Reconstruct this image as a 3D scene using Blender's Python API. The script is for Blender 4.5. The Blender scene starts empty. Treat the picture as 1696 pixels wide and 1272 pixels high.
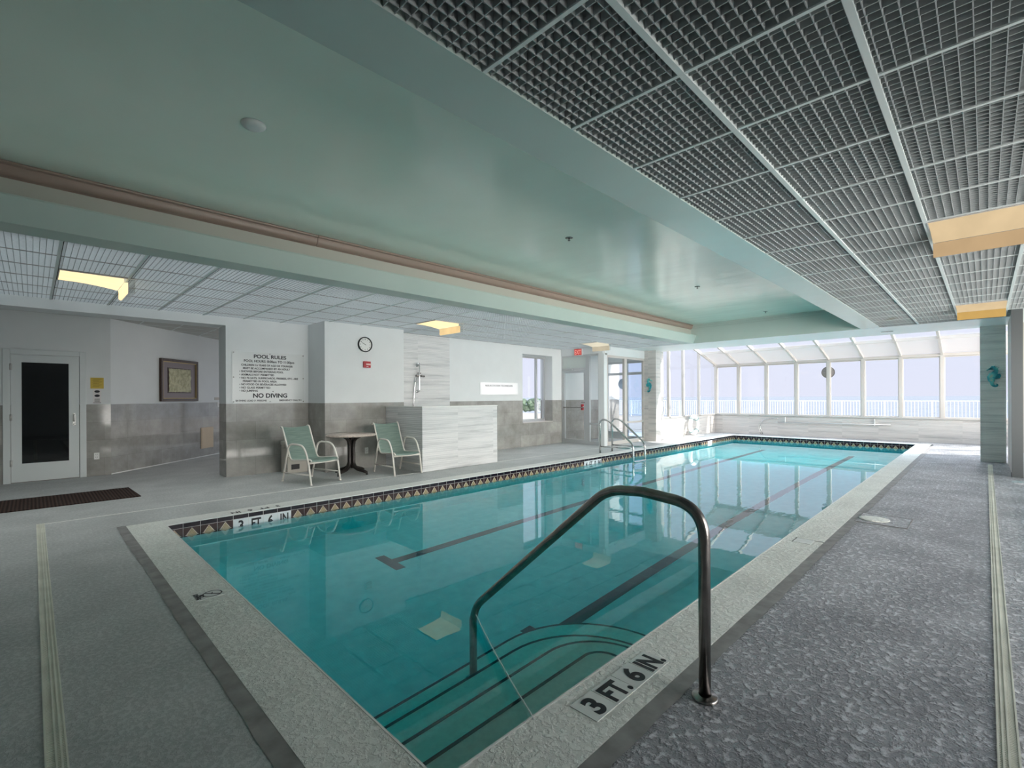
import bpy, bmesh, math, random
from mathutils import Vector, Matrix
random.seed(7)
S = bpy.context.scene
COL = S.collection
PI = math.pi

# ------------------------------------------------------------------ materials
def _nt(name):
    m = bpy.data.materials.new(name); m.use_nodes = True
    nt = m.node_tree; nt.nodes.clear()
    out = nt.nodes.new('ShaderNodeOutputMaterial')
    return m, nt, out
def N(nt, typ, **kw):
    n = nt.nodes.new(typ)
    for k, v in kw.items():
        if k in n.inputs.keys() if isinstance(k, str) else False: n.inputs[k].default_value = v
        else: setattr(n, k, v)
    return n
def L(nt, a, b): nt.links.new(a, b)
def math_n(nt, op, a, b=None, c=None):
    n = nt.nodes.new('ShaderNodeMath'); n.operation = op
    for i, v in enumerate((a, b, c)):
        if v is None: continue
        if isinstance(v, (int, float)): n.inputs[i].default_value = v
        else: nt.links.new(v, n.inputs[i])
    return n.outputs[0]
def pos(nt, scale=(1, 1, 1), loc=(0, 0, 0)):
    g = nt.nodes.new('ShaderNodeNewGeometry'); mp = nt.nodes.new('ShaderNodeMapping')
    mp.inputs['Scale'].default_value = scale; mp.inputs['Location'].default_value = loc
    L(nt, g.outputs['Position'], mp.inputs['Vector']); return mp.outputs['Vector']
def ramp(nt, fac, stops):
    r = nt.nodes.new('ShaderNodeValToRGB'); e = r.color_ramp.elements
    while len(e) < len(stops): e.new(0.5)
    for el, (p, c) in zip(e, stops):
        el.position = p; el.color = (*c, 1) if len(c) == 3 else c
    L(nt, fac, r.inputs['Fac']); return r.outputs['Color']
def noise(nt, vec, scale, detail=4, rough=.5):
    n = nt.nodes.new('ShaderNodeTexNoise'); n.inputs['Scale'].default_value = scale
    n.inputs['Detail'].default_value = detail; n.inputs['Roughness'].default_value = rough
    L(nt, vec, n.inputs['Vector']); return n.outputs['Fac']
def bump(nt, h, strength, dist, normal=None):
    b = nt.nodes.new('ShaderNodeBump'); b.inputs['Strength'].default_value = strength
    b.inputs['Distance'].default_value = dist; L(nt, h, b.inputs['Height'])
    if normal is not None: L(nt, normal, b.inputs['Normal'])
    return b.outputs['Normal']
def bsdf(nt, out, col, rough, metal=0, spec=.5, normal=None):
    p = nt.nodes.new('ShaderNodeBsdfPrincipled')
    if isinstance(col, tuple): p.inputs['Base Color'].default_value = (*col, 1)
    else: L(nt, col, p.inputs['Base Color'])
    if isinstance(rough, (int, float)): p.inputs['Roughness'].default_value = rough
    else: L(nt, rough, p.inputs['Roughness'])
    p.inputs['Metallic'].default_value = metal; p.inputs['Specular IOR Level'].default_value = spec
    if normal is not None: L(nt, normal, p.inputs['Normal'])
    L(nt, p.outputs[0], out.inputs['Surface']); return p
def plain(name, col, rough=.5, metal=0, spec=.5, var=0.0, vscale=6, bs=0, bscale=60, bdist=.002):
    m, nt, out = _nt(name)
    c = col; nrm = None
    v = pos(nt)
    if var > 0:
        f = noise(nt, v, vscale)
        a = tuple(max(0, x * (1 - var)) for x in col); b = tuple(min(1, x * (1 + var)) for x in col)
        c = ramp(nt, f, [(.3, a), (.7, b)])
    if bs > 0: nrm = bump(nt, noise(nt, v, bscale, 3), bs, bdist)
    bsdf(nt, out, c, rough, metal, spec, nrm); return m
def emit(name, col, strength, var=0):
    m, nt, out = _nt(name)
    e = nt.nodes.new('ShaderNodeEmission'); e.inputs['Color'].default_value = (*col, 1); e.inputs['Strength'].default_value = strength
    L(nt, e.outputs[0], out.inputs['Surface']); return m
def glass_pane(name, tint=(1, 1, 1), refl=.8):
    m, nt, out = _nt(name)
    t = nt.nodes.new('ShaderNodeBsdfTransparent'); t.inputs['Color'].default_value = (*tint, 1)
    g = nt.nodes.new('ShaderNodeBsdfGlossy'); g.inputs['Roughness'].default_value = 0.0
    ge = nt.nodes.new('ShaderNodeNewGeometry'); dp = nt.nodes.new('ShaderNodeVectorMath'); dp.operation = 'DOT_PRODUCT'
    L(nt, ge.outputs['Normal'], dp.inputs[0]); L(nt, ge.outputs['Incoming'], dp.inputs[1])
    c = math_n(nt, 'SUBTRACT', 1, math_n(nt, 'MINIMUM', 1, math_n(nt, 'ABSOLUTE', dp.outputs['Value'])))
    fr = math_n(nt, 'MULTIPLY_ADD', math_n(nt, 'POWER', c, 5), .97, .03)
    mx = nt.nodes.new('ShaderNodeMixShader')
    L(nt, math_n(nt, 'MULTIPLY', fr, refl), mx.inputs[0]); L(nt, t.outputs[0], mx.inputs[1]); L(nt, g.outputs[0], mx.inputs[2])
    L(nt, mx.outputs[0], out.inputs['Surface']); return m

M = {}
M['white_paint'] = plain('white wall paint', (.69, .715, .72), .55, var=.02, vscale=3, bs=.25, bscale=90, bdist=.003)
M['frame_white'] = plain('white powder coat', (.55, .515, .485), .4)
M['door_white'] = plain('door enamel', (.62, .66, .66), .35)
M['alu'] = plain('silver aluminium', (.55, .57, .58), .35, .6)
M['tbar'] = plain('ceiling tee paint', (.66, .71, .70), .45)
M['louvre'] = None
M['dark'] = plain('plenum black', (.02, .02, .022), .9)
M['plenum'] = plain('plenum grey', (.2, .21, .21), .9)
M['lum'] = None
M['steel_dark'] = plain('weathered stainless tube', (.30, .28, .265), .24, 1, var=.22, vscale=14)
M['steel'] = plain('stainless steel', (.62, .62, .61), .22, 1)
M['chrome'] = plain('chrome', (.7, .7, .7), .1, 1)
M['rope'] = plain('white cord', (.8, .82, .82), .6)
M['pink'] = plain('dusty pink moulding paint', (.31, .23, .19), .4)
M['beige_cove'] = plain('beige cove paint', (.45, .45, .395), .5)
M['black'] = plain('black plastic', (.015, .015, .017), .35)
M['ink'] = plain('black print', (.012, .013, .018), .6)
M['bronze'] = plain('dark bronze metal', (.022, .017, .015), .35, .3)
M['chair_frame'] = plain('cream enamel tube', (.78, .74, .68), .3)
M['bin'] = plain('beige plastic', (.46, .43, .38), .5)
M['outlet'] = plain('white outlet plastic', (.78, .78, .76), .4)
M['almond'] = plain('almond plastic', (.60, .47, .32), .5, var=.05, vscale=40)
M['red'] = plain('red plastic', (.42, .02, .03), .35)
M['yellow'] = plain('yellow paper', (.62, .45, .08), .7)
M['paper'] = plain('white paper', (.72, .70, .70), .6)
M['wood'] = plain('dark walnut frame', (.055, .03, .018), .35, var=.3, vscale=30)
M['gold'] = plain('gold bead', (.45, .33, .14), .35, .4)
M['mat_board'] = plain('mauve mount board', (.23, .19, .20), .5)
M['seahorse'] = None
M['buoy'] = plain('white foam', (.86, .85, .83), .5)
M['teal_band'] = plain('teal webbing', (.15, .33, .33), .6)
M['drain'] = None
M['grey_disc'] = plain('woven grey', (.30, .27, .255), .8, var=.3, vscale=60)
M['blue_disc'] = plain('pale blue disc', (.42, .55, .72), .5)
M['sign_red'] = emit('exit red', (.75, .06, .05), .6)
M['sign_letter'] = emit('exit letters', (1, .45, .40), .8)
M['grout'] = plain('light grout', (.62, .62, .62), .7)
M['tile_black'] = plain('glazed black tile', (.012, .010, .018), .08, 0, .12)
M['tile_maroon'] = plain('glazed maroon tile', (.045, .026, .026), .1, 0, .12)
M['tile_gold'] = plain('ochre fan motif', (.36, .275, .16), .25, var=.3, vscale=90)
M['tile_cream'] = plain('cream edge', (.66, .56, .46), .3)
M['tile_white'] = plain('white marker tile', (.72, .76, .80), .12)
M['marker_tile'] = plain('honed white tile', (.72, .74, .72), .4, var=.06, vscale=20)
M['lane'] = plain('plum lane tile', (.10, .055, .075), .35)
M['lane_dark'] = plain('navy lane tile', (.02, .025, .045), .35)
M['hinge'] = plain('satin nickel', (.5, .5, .49), .3, .8)
M['leaf'] = plain('hedge leaves', (.035, .06, .035), .6, var=.5, vscale=2.5)
M['sand'] = plain('pale paving', (.20, .18, .16), .8, var=.1, vscale=.8)
M['picket'] = plain('white railing paint', (.50, .53, .56), .45)
M['hall_ceiling'] = plain('hall ceiling tile', (.50, .50, .48), .8)
M['joint'] = plain('grey caulk', (.25, .24, .235), .55, var=.25, vscale=9, bs=.3, bscale=30, bdist=.003)
M['acrylic'] = glass_pane('clear acrylic', (.93, .94, .94), 1)
M['glass'] = glass_pane('window glass', (.985, .99, .995), .8)
M['glass_blue'] = glass_pane('tinted glass', (.84, .91, .99), .8)
M['lum'] = emit('fluorescent diffuser', (.97, 1, .98), 2.4)  # glow of the panel added over the left louvre
M['glass_teal'] = glass_pane('teal glass', (.66, .88, .90), .8)

def m_mint(name, c0, c1, rough):
    m, nt, out = _nt(name)
    v = pos(nt)
    c = ramp(nt, noise(nt, v, 1.3, 5), [(.3, c0), (.7, c1)])
    h = math_n(nt, 'ADD', noise(nt, pos(nt, (1.2, .5, 1)), 1.6, 2), math_n(nt, 'MULTIPLY', noise(nt, v, 70, 2), .02))
    bsdf(nt, out, c, rough, 0, .5, bump(nt, h, .55, .022)); return m
M['mint'] = m_mint('mint ceiling gloss paint', (.80, .86, .76), (.84, .90, .80), .15)
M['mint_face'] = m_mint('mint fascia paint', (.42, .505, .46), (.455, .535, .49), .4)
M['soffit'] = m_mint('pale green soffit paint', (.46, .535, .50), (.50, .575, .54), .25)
M['white_soffit'] = m_mint('white soffit paint', (.86, .84, .83), (.90, .88, .87), .3)

def m_louvre(name, col):
    m, nt, out = _nt(name)
    v = pos(nt)
    c = ramp(nt, noise(nt, v, 1.0, 2), [(.3, tuple(x * .9 for x in col)), (.7, col)])
    st = ramp(nt, noise(nt, pos(nt, (1, 1, 0)), 1.15, 2), [(.70, (0, 0, 0)), (.78, (1, 1, 1))])
    mx = nt.nodes.new('ShaderNodeMix'); mx.data_type = 'RGBA'
    L(nt, math_n(nt, 'MULTIPLY', st, .7), mx.inputs[0]); L(nt, c, mx.inputs[6]); mx.inputs[7].default_value = (.22, .19, .09, 1)
    bsdf(nt, out, mx.outputs[2], .45, .0, .4); return m
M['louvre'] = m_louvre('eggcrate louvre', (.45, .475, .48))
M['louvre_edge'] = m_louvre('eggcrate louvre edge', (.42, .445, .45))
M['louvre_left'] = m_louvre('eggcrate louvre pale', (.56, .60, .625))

def m_deck(name, c0, c1, c2, scale, strength, dist, rough):
    m, nt, out = _nt(name)
    v = pos(nt)
    n1 = noise(nt, v, scale, 5, .6); n2 = noise(nt, v, 2.2, 4); n3 = noise(nt, v, scale * 3, 3)
    f = math_n(nt, 'ADD', math_n(nt, 'MULTIPLY', n1, .65), math_n(nt, 'MULTIPLY', n2, .35))
    c = ramp(nt, f, [(.36, c0), (.5, c1), (.64, c2)])
    pl = ramp(nt, n1, [(.45, (0, 0, 0)), (.57, (1, 1, 1))])
    h = math_n(nt, 'ADD', pl, math_n(nt, 'MULTIPLY', n3, .4))
    bsdf(nt, out, c, rough, 0, .5, bump(nt, h, strength, dist)); return m
M['deck'] = m_deck('knockdown pool deck', (.18, .185, .20), (.34, .35, .37), (.66, .67, .70), 27, 1.0, .011, .36)
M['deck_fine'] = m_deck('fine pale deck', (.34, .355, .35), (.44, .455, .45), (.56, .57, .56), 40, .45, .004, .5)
M['coping'] = m_deck('textured coping', (.66, .67, .62), (.82, .83, .78), (.90, .91, .86), 30, .8, .006, .45)
M['coping_smooth'] = m_deck('pale coping face', (.66, .66, .63), (.74, .74, .71), (.80, .80, .77), 40, .3, .003, .45)

def m_stripe(name, warm=(1, 1, 1), k=1.0):
    m, nt, out = _nt(name)
    g = nt.nodes.new('ShaderNodeNewGeometry'); sp = nt.nodes.new('ShaderNodeSeparateXYZ'); L(nt, g.outputs['Position'], sp.inputs[0])
    along = math_n(nt, 'ADD', sp.outputs[0], sp.outputs[1])
    col = math_n(nt, 'FLOOR', math_n(nt, 'DIVIDE', along, .92))
    row = math_n(nt, 'FLOOR', math_n(nt, 'DIVIDE', math_n(nt, 'ADD', sp.outputs[2], .02), .305))
    off = math_n(nt, 'ADD', math_n(nt, 'MULTIPLY', col, 7.31), math_n(nt, 'MULTIPLY', row, 3.17))
    cv = nt.nodes.new('ShaderNodeCombineXYZ')
    L(nt, math_n(nt, 'MULTIPLY', along, .42), cv.inputs[0]); L(nt, off, cv.inputs[1]); L(nt, math_n(nt, 'MULTIPLY', sp.outputs[2], 9), cv.inputs[2])
    n1 = noise(nt, cv.outputs[0], 1.5, 6, .62)
    w = lambda r: tuple(a * b * k for a, b in zip(r, warm))
    c = ramp(nt, n1, [(.28, w((.40, .41, .42))), (.40, w((.60, .605, .61))), (.52, w((.70, .70, .70))), (.7, w((.76, .755, .75)))])
    s = math_n(nt, 'SINE', math_n(nt, 'MULTIPLY', sp.outputs[2], 2 * PI / .034))
    bsdf(nt, out, c, .22, 0, .5, bump(nt, s, .30, .006)); return m
M['stripe'] = m_stripe('wave relief striped tile')
M['stripe_warm'] = m_stripe('striped ledge tile', (1.0, .955, .915), .86)  # same tile, warm tint of bounced sunlight painted in
M['stripe_grey'] = m_stripe('striped column tile', (.97, 1.0, .97), 1.26)  # same tile, colour brightened for the light the column lacks

def m_marble(name, c0, c1, c2):
    m, nt, out = _nt(name)
    g = nt.nodes.new('ShaderNodeNewGeometry'); sp = nt.nodes.new('ShaderNodeSeparateXYZ'); L(nt, g.outputs['Position'], sp.inputs[0])
    cv = nt.nodes.new('ShaderNodeCombineXYZ'); L(nt, math_n(nt, 'ADD', sp.outputs[0], sp.outputs[1]), cv.inputs[0]); L(nt, sp.outputs[2], cv.inputs[1])
    br = nt.nodes.new('ShaderNodeTexBrick'); L(nt, cv.outputs[0], br.inputs['Vector'])
    br.inputs['Scale'].default_value = 1; br.inputs['Mortar Size'].default_value = .0025
    br.inputs['Brick Width'].default_value = .61; br.inputs['Row Height'].default_value = .311; br.offset = .5
    br.inputs['Color1'].default_value = (.86, .86, .86, 1); br.inputs['Color2'].default_value = (1.08, 1.08, 1.08, 1); br.inputs['Mortar'].default_value = (.72, .72, .72, 1)
    v = pos(nt)
    n1 = noise(nt, v, 3.2, 8, .65)
    c = ramp(nt, n1, [(.25, c0), (.5, c1), (.75, c2)])
    mx = nt.nodes.new('ShaderNodeMix'); mx.data_type = 'RGBA'; mx.blend_type = 'MULTIPLY'; mx.inputs[0].default_value = 1
    L(nt, c, mx.inputs[6]); L(nt, br.outputs['Color'], mx.inputs[7])
    bsdf(nt, out, mx.outputs[2], .07, 0, .5, bump(nt, noise(nt, v, 1.6, 2), .12, .004)); return m
M['marble'] = m_marble('polished taupe marble tile', (.25, .24, .225), (.335, .325, .305), (.43, .42, .395))

def m_drain():
    m, nt, out = _nt('cream slotted drain')
    g = nt.nodes.new('ShaderNodeNewGeometry'); sp = nt.nodes.new('ShaderNodeSeparateXYZ'); L(nt, g.outputs['Position'], sp.inputs[0])
    c = ramp(nt, noise(nt, pos(nt), 5, 4), [(.3, (.60, .60, .51)), (.7, (.76, .76, .66))])
    bsdf(nt, out, c, .5); return m
M['drain'] = m_drain()

def m_seahorse(name):
    m, nt, out = _nt(name)
    c = ramp(nt, noise(nt, pos(nt), 9, 3), [(.35, (.01, .16, .22)), (.5, (.03, .38, .44)), (.62, (.16, .62, .60)), (.75, (.55, .60, .45))])
    bsdf(nt, out, c, .25, .2, .6, bump(nt, noise(nt, pos(nt, (1, 1, 3)), 40, 2), .4, .004)); return m
M['seahorse'] = m_seahorse('teal glazed seahorse')

def m_sling():
    m, nt, out = _nt('green mesh sling')
    v = pos(nt)
    c = ramp(nt, noise(nt, pos(nt, (.6, .6, 9)), 9, 4), [(.3, (.27, .375, .325)), (.7, (.40, .52, .465))])
    bsdf(nt, out, c, .6, 0, .4, bump(nt, noise(nt, v, 220, 2), .3, .001)); return m
M['sling'] = m_sling()
M['table_top'] = plain('speckled beige stone', (.50, .42, .37), .3, var=.28, vscale=28)
def m_mat():
    m, nt, out = _nt('brown ribbed mat')
    g = nt.nodes.new('ShaderNodeNewGeometry'); sp = nt.nodes.new('ShaderNodeSeparateXYZ'); L(nt, g.outputs['Position'], sp.inputs[0])
    s = math_n(nt, 'SINE', math_n(nt, 'MULTIPLY', sp.outputs[0], 2 * PI / .035))
    c = ramp(nt, math_n(nt, 'MULTIPLY_ADD', s, .5, .5), [(.2, (.022, .013, .011)), (.8, (.055, .033, .026))])
    bsdf(nt, out, c, .85, 0, .2, bump(nt, s, .6, .006)); return m
M['mat'] = m_mat()
def m_relief():
    m, nt, out = _nt('cream paper relief')
    h = noise(nt, pos(nt, (1, 1, 1)), 16, 4)
    c = ramp(nt, h, [(.35, (.40, .38, .24)), (.6, (.62, .60, .42))])
    bsdf(nt, out, c, .7, 0, .2, bump(nt, h, .8, .02)); return m
M['relief'] = m_relief()
def m_plaster():
    m, nt, out = _nt('pool plaster')
    c = ramp(nt, noise(nt, pos(nt), 8, 5), [(.3, (.66, .77, .75)), (.7, (.78, .87, .84))])
    bsdf(nt, out, c, .7); return m
M['plaster'] = m_plaster()
M['plaster_step'] = plain('pale step plaster', (.90, .90, .80), .7, var=.06, vscale=30)  # paler copy of the basin plaster, stands in for light missing on the steps
def m_water():
    m, nt, out = _nt('pool water')
    g = nt.nodes.new('ShaderNodeBsdfGlass'); g.inputs['IOR'].default_value = 1.33; g.inputs['Roughness'].default_value = 0
    v = pos(nt, (1, 1, 0))
    a = noise(nt, pos(nt, (1, 1.6, 0)), 1.1, 2); b = noise(nt, pos(nt, (1, 2.2, 0)), 5.0, 2)
    sp = nt.nodes.new('ShaderNodeSeparateXYZ'); L(nt, v, sp.inputs[0])
    # a breeze ruffles the middle of the pool more than its ends
    bell = math_n(nt, 'SUBTRACT', 1, math_n(nt, 'MINIMUM', 1, math_n(nt, 'MULTIPLY', math_n(nt, 'ABSOLUTE', math_n(nt, 'SUBTRACT', sp.outputs[0], 7.5)), .25)))
    h = math_n(nt, 'ADD', math_n(nt, 'MULTIPLY', a, .10), math_n(nt, 'MULTIPLY', b, math_n(nt, 'MULTIPLY_ADD', bell, .15, .008)))
    L(nt, bump(nt, h, .35, .02), g.inputs['Normal'])
    L(nt, g.outputs[0], out.inputs['Surface'])
    va = nt.nodes.new('ShaderNodeVolumeAbsorption'); va.inputs['Color'].default_value = (.04, .945, .975, 1); va.inputs['Density'].default_value = 1.4
    L(nt, va.outputs[0], out.inputs['Volume']); return m
M['water'] = m_water()
def m_sea():
    m, nt, out = _nt('sea')
    h = noise(nt, pos(nt, (.25, 1, 0)), .08, 5)
    c = ramp(nt, h, [(.3, (.125, .14, .165)), (.7, (.15, .165, .19))])
    bsdf(nt, out, c, .7, 0, .1); return m
M['sea'] = m_sea()
def m_panel():
    m, nt, out = _nt('translucent roof panel')
    d = nt.nodes.new('ShaderNodeBsdfDiffuse'); d.inputs['Color'].default_value = (.62, .59, .58, 1)
    t = nt.nodes.new('ShaderNodeBsdfTranslucent'); t.inputs['Color'].default_value = (.36, .33, .32, 1)
    tr = nt.nodes.new('ShaderNodeBsdfTransparent')
    a = nt.nodes.new('ShaderNodeMixShader'); a.inputs[0].default_value = .22; L(nt, d.outputs[0], a.inputs[1]); L(nt, t.outputs[0], a.inputs[2])
    b = nt.nodes.new('ShaderNodeMixShader'); b.inputs[0].default_value = .10; L(nt, a.outputs[0], b.inputs[1]); L(nt, tr.outputs[0], b.inputs[2])
    L(nt, b.outputs[0], out.inputs['Surface']); return m
M['panel'] = m_panel()
def m_lens(name, col, s):
    m, nt, out = _nt(name)
    e = nt.nodes.new('ShaderNodeEmission'); e.inputs['Strength'].default_value = s
    c = ramp(nt, noise(nt, pos(nt, (1, 3, 2)), 1.5, 3), [(.3, tuple(x * .85 for x in col)), (.7, col)])
    L(nt, c, e.inputs['Color'])
    L(nt, e.outputs[0], out.inputs['Surface']); return m
M['lens_hot'] = m_lens('glowing yellow lens', (1, .80, .44), 1.35)
M['lens_face'] = m_lens('glowing amber lens', (1, .72, .36), .95)
M['lens_dim'] = m_lens('dim cream lens', (.92, .70, .42), .80)
M['lens_dim_face'] = m_lens('dim tan lens', (.72, .50, .28), .78)
M['lens_pale'] = m_lens('pale lens', (.95, .88, .68), .85)
M['lens_pale_face'] = m_lens('pale tan lens', (.70, .62, .46), .80)
M['lens_amber_face'] = m_lens('amber tan lens', (.80, .50, .16), .75)

# ------------------------------------------------------------------ mesh builder
class MB:
    def __init__(s): s.bm = bmesh.new(); s.mats = []
    def mi(s, m):
        if m not in s.mats: s.mats.append(m)
        return s.mats.index(m)
    def face(s, pts, m=None, smooth=False):
        f = s.bm.faces.new([s.bm.verts.new(p) for p in pts])
        if m: f.material_index = s.mi(m)
        f.smooth = smooth; return f
    def box(s, x0, x1, y0, y1, z0, z1, m=None, bev=0):
        x0, x1 = sorted((x0, x1)); y0, y1 = sorted((y0, y1)); z0, z1 = sorted((z0, z1))
        r = bmesh.ops.create_cube(s.bm, size=1, matrix=Matrix.Translation(((x0 + x1) / 2, (y0 + y1) / 2, (z0 + z1) / 2)) @ Matrix.Diagonal((x1 - x0, y1 - y0, z1 - z0, 1)))
        fs = set(f for v in r['verts'] for f in v.link_faces)
        if bev > 0:
            es = list(set(e for v in r['verts'] for e in v.link_edges))
            q = bmesh.ops.bevel(s.bm, geom=es, offset=bev, segments=2, profile=.6, affect='EDGES'); fs |= set(q['faces'])
            fs = [f for f in fs if f.is_valid]
        if m:
            for f in fs: f.material_index = s.mi(m)
        return s
    def prism(s, prof, axis, a, b, m=None, smooth=False):
        # prof: list of 2D points; axis 'x' -> (y,z), 'y' -> (x,z), 'z' -> (x,y)
        def P(p, t):
            return {'x': (t, p[0], p[1]), 'y': (p[0], t, p[1]), 'z': (p[0], p[1], t)}[axis]
        va = [s.bm.verts.new(P(p, a)) for p in prof]; vb = [s.bm.verts.new(P(p, b)) for p in prof]
        fs = []; n = len(prof)
        for i in range(n):
            j = (i + 1) % n; fs.append(s.bm.faces.new((va[i], va[j], vb[j], vb[i])))
        for f in fs: f.smooth = smooth
        fs.append(s.bm.faces.new(va[::-1])); fs.append(s.bm.faces.new(vb))
        if m:
            for f in fs: f.material_index = s.mi(m)
        return s
    def tube(s, pts, r, seg=10, m=None, cap=True, flat=None):
        pts = [Vector(p) for p in pts]; n = len(pts)
        rr = r if isinstance(r, (list, tuple)) else [r] * n
        tang = []
        for i in range(n):
            t = (pts[min(i + 1, n - 1)] - pts[max(i - 1, 0)]); tang.append(t.normalized())
        ref = Vector((0, 0, 1)) if abs(tang[0].z) < .9 else Vector((1, 0, 0))
        u = tang[0].cross(ref).normalized(); rings = []
        for i in range(n):
            u = (u - tang[i] * u.dot(tang[i])).normalized(); w = tang[i].cross(u)
            ring = []
            for k in range(seg):
                a = 2 * PI * k / seg
                o = u * math.cos(a) * rr[i] + w * math.sin(a) * rr[i]
                if flat is not None:
                    fa, sc = flat; fa = Vector(fa); o = o - fa * o.dot(fa) * (1 - sc)
                ring.append(s.bm.verts.new(pts[i] + o))
            rings.append(ring)
        mi = s.mi(m) if m else 0
        for i in range(n - 1):
            for k in range(seg):
                f = s.bm.faces.new((rings[i][k], rings[i][(k + 1) % seg], rings[i + 1][(k + 1) % seg], rings[i + 1][k])); f.smooth = True; f.material_index = mi
        if cap:
            for rg in (rings[0][::-1], rings[-1]):
                f = s.bm.faces.new(rg); f.material_index = mi
        return s
    def lathe(s, prof, seg=32, mat=None, m=None, smooth=True):
        # prof [(r, z)], mat: matrix placing local z axis
        mat = mat or Matrix.Identity(4); rings = []
        for r, z in prof:
            if r < 1e-6: rings.append([s.bm.verts.new(mat @ Vector((0, 0, z)))])
            else: rings.append([s.bm.verts.new(mat @ Vector((r * math.cos(2 * PI * k / seg), r * math.sin(2 * PI * k / seg), z))) for k in range(seg)])
        mi = s.mi(m) if m else 0
        for a, b in zip(rings, rings[1:]):
            for k in range(seg):
                j = (k + 1) % seg
                if len(a) == 1 and len(b) == 1: continue
                if len(a) == 1: f = s.bm.faces.new((a[0], b[j], b[k]))
                elif len(b) == 1: f = s.bm.faces.new((a[k], a[j], b[0]))
                else: f = s.bm.faces.new((a[k], a[j], b[j], b[k]))
                f.smooth = smooth; f.material_index = mi
        return s
    def build(s, name, mat=None, parent=None, loc=None, smooth=False):
        bmesh.ops.recalc_face_normals(s.bm, faces=s.bm.faces[:])
        me = bpy.data.meshes.new(name); s.bm.to_mesh(me); s.bm.free()
        if s.mats:
            for m in s.mats: me.materials.append(m)
        elif mat: me.materials.append(mat)
        if smooth:
            for p in me.polygons: p.use_smooth = True
        o = bpy.data.objects.new(name, me); COL.objects.link(o)
        if parent: o.parent = parent
        if loc: o.location = loc
        return o

def tag(o, label=None, cat=None, group=None, kind=None):
    if label: o['label'] = label
    if cat: o['category'] = cat
    if group: o['group'] = group
    if kind: o['kind'] = kind
    return o
def thing(name, label, cat, loc=(0, 0, 0), rz=0, group=None):
    o = bpy.data.objects.new(name, None); COL.objects.link(o)
    o.empty_display_size = .1; o.location = loc; o.rotation_euler = (0, 0, rz)
    return tag(o, label, cat, group)
def struct(o, label=None, cat=None):
    return tag(o, label, cat, None, 'structure')
def sempty(name, loc=(0, 0, 0), label=None, cat=None):
    o = bpy.data.objects.new(name, None); COL.objects.link(o); o.empty_display_size = .1; o.location = loc
    return struct(o, label, cat)
def kids(o): return [c for c in bpy.data.objects if c.parent == o]
def copy_tree(o, parent=None):
    c = o.copy(); COL.objects.link(c); c.parent = parent
    for ch in kids(o): copy_tree(ch, c)
    return c
def fillet(pts, r, n=6):
    pts = [Vector(p) for p in pts]; out = [pts[0]]
    for i in range(1, len(pts) - 1):
        a, b, c = pts[i - 1], pts[i], pts[i + 1]
        rr = r[i] if isinstance(r, dict) else r
        d1 = (a - b); d2 = (c - b); t = min(rr, d1.length * .49, d2.length * .49)
        p = b + d1.normalized() * t; q = b + d2.normalized() * t
        for k in range(n + 1):
            s = k / n; out.append(p * (1 - s) ** 2 + b * 2 * s * (1 - s) + q * s * s)
    out.append(pts[-1]); return out
def frame(right, up, o):
    right = Vector(right); up = Vector(up); nn = right.cross(up)
    m = Matrix((right, up, nn)).transposed().to_4x4(); m.translation = Vector(o); return m
def text_bm(mb, s, size, mat4, align='LEFT', bold=0.0, width=None, depth=.0012, sx=1.0, m=None):
    cu = bpy.data.curves.new('t', 'FONT'); cu.body = s; cu.size = size; cu.align_x = align; cu.offset = bold; cu.extrude = depth
    ob = bpy.data.objects.new('t', cu); COL.objects.link(ob)
    dg = bpy.context.evaluated_depsgraph_get(); dg.update()
    me = bpy.data.meshes.new_from_object(ob.evaluated_get(dg))
    xs = [v.co.x for v in me.vertices] or [0, 1]
    k = sx
    if width: k = width / max(1e-4, max(xs) - min(xs))
    x0 = min(xs) if (width and align == 'LEFT') else 0
    n0 = len(mb.bm.verts); f0 = len(mb.bm.faces)
    me.transform(mat4 @ Matrix.Diagonal((k, 1, 1, 1)) @ Matrix.Translation((-x0, 0, 0)))
    mb.bm.from_mesh(me)
    if m is not None:
        mb.bm.faces.ensure_lookup_table(); mi = mb.mi(m)
        for i in range(f0, len(mb.bm.faces)): mb.bm.faces[i].material_index = mi
    bpy.data.objects.remove(ob); bpy.data.meshes.remove(me); bpy.data.curves.remove(cu)

# ------------------------------------------------------------------ key dimensions (metres)
PX0, PX1, PY0, PY1 = .987, 16.90, 1.337, 6.13      # pool
ZC = 2.717                                          # grid ceiling
TX1, TY0, TY1, TZ = 12.13, 1.83, 5.45, 3.19         # raised tray
WZ = -.137                                          # water level

# ------------------------------------------------------------------ floor
b = MB()
def fl(x0, x1, y0, y1, z=0, d=.3): b.box(x0, x1, y0, y1, z - d, z)
X0, X1, Y0, Y1 = -4.2, 18.2, -2.6, 9.3
cx0, cx1, cy0, cy1 = .645, 17.18, 1.0, 6.40
fl(cx1, X1, Y0, Y1); fl(cx0, cx1, Y0, cy0)
struct(b.build('floor', M['deck']), 'coarse dark grey pool deck on the right and far sides', 'floor')
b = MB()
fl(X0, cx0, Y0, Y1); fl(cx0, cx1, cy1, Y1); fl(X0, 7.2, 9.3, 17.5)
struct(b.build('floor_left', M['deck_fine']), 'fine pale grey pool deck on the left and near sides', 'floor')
b = MB()   # caulk joint between deck and coping on the near and right sides
jy0, jy1 = .97, 1.045
def wav(a, t): return a + .0035 * math.sin(t * 3.1) + .0025 * math.sin(t * 17.3 + 1)
ys = [1.045 + (6.40 - 1.045) * i / 60 for i in range(61)]
for i in range(60):
    y0, y1 = ys[i], ys[i + 1]
    b.face([(wav(.612, y0), y0, .003), (.705, y0, .003), (.705, y1, .003), (wav(.612, y1), y1, .003)])
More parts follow.
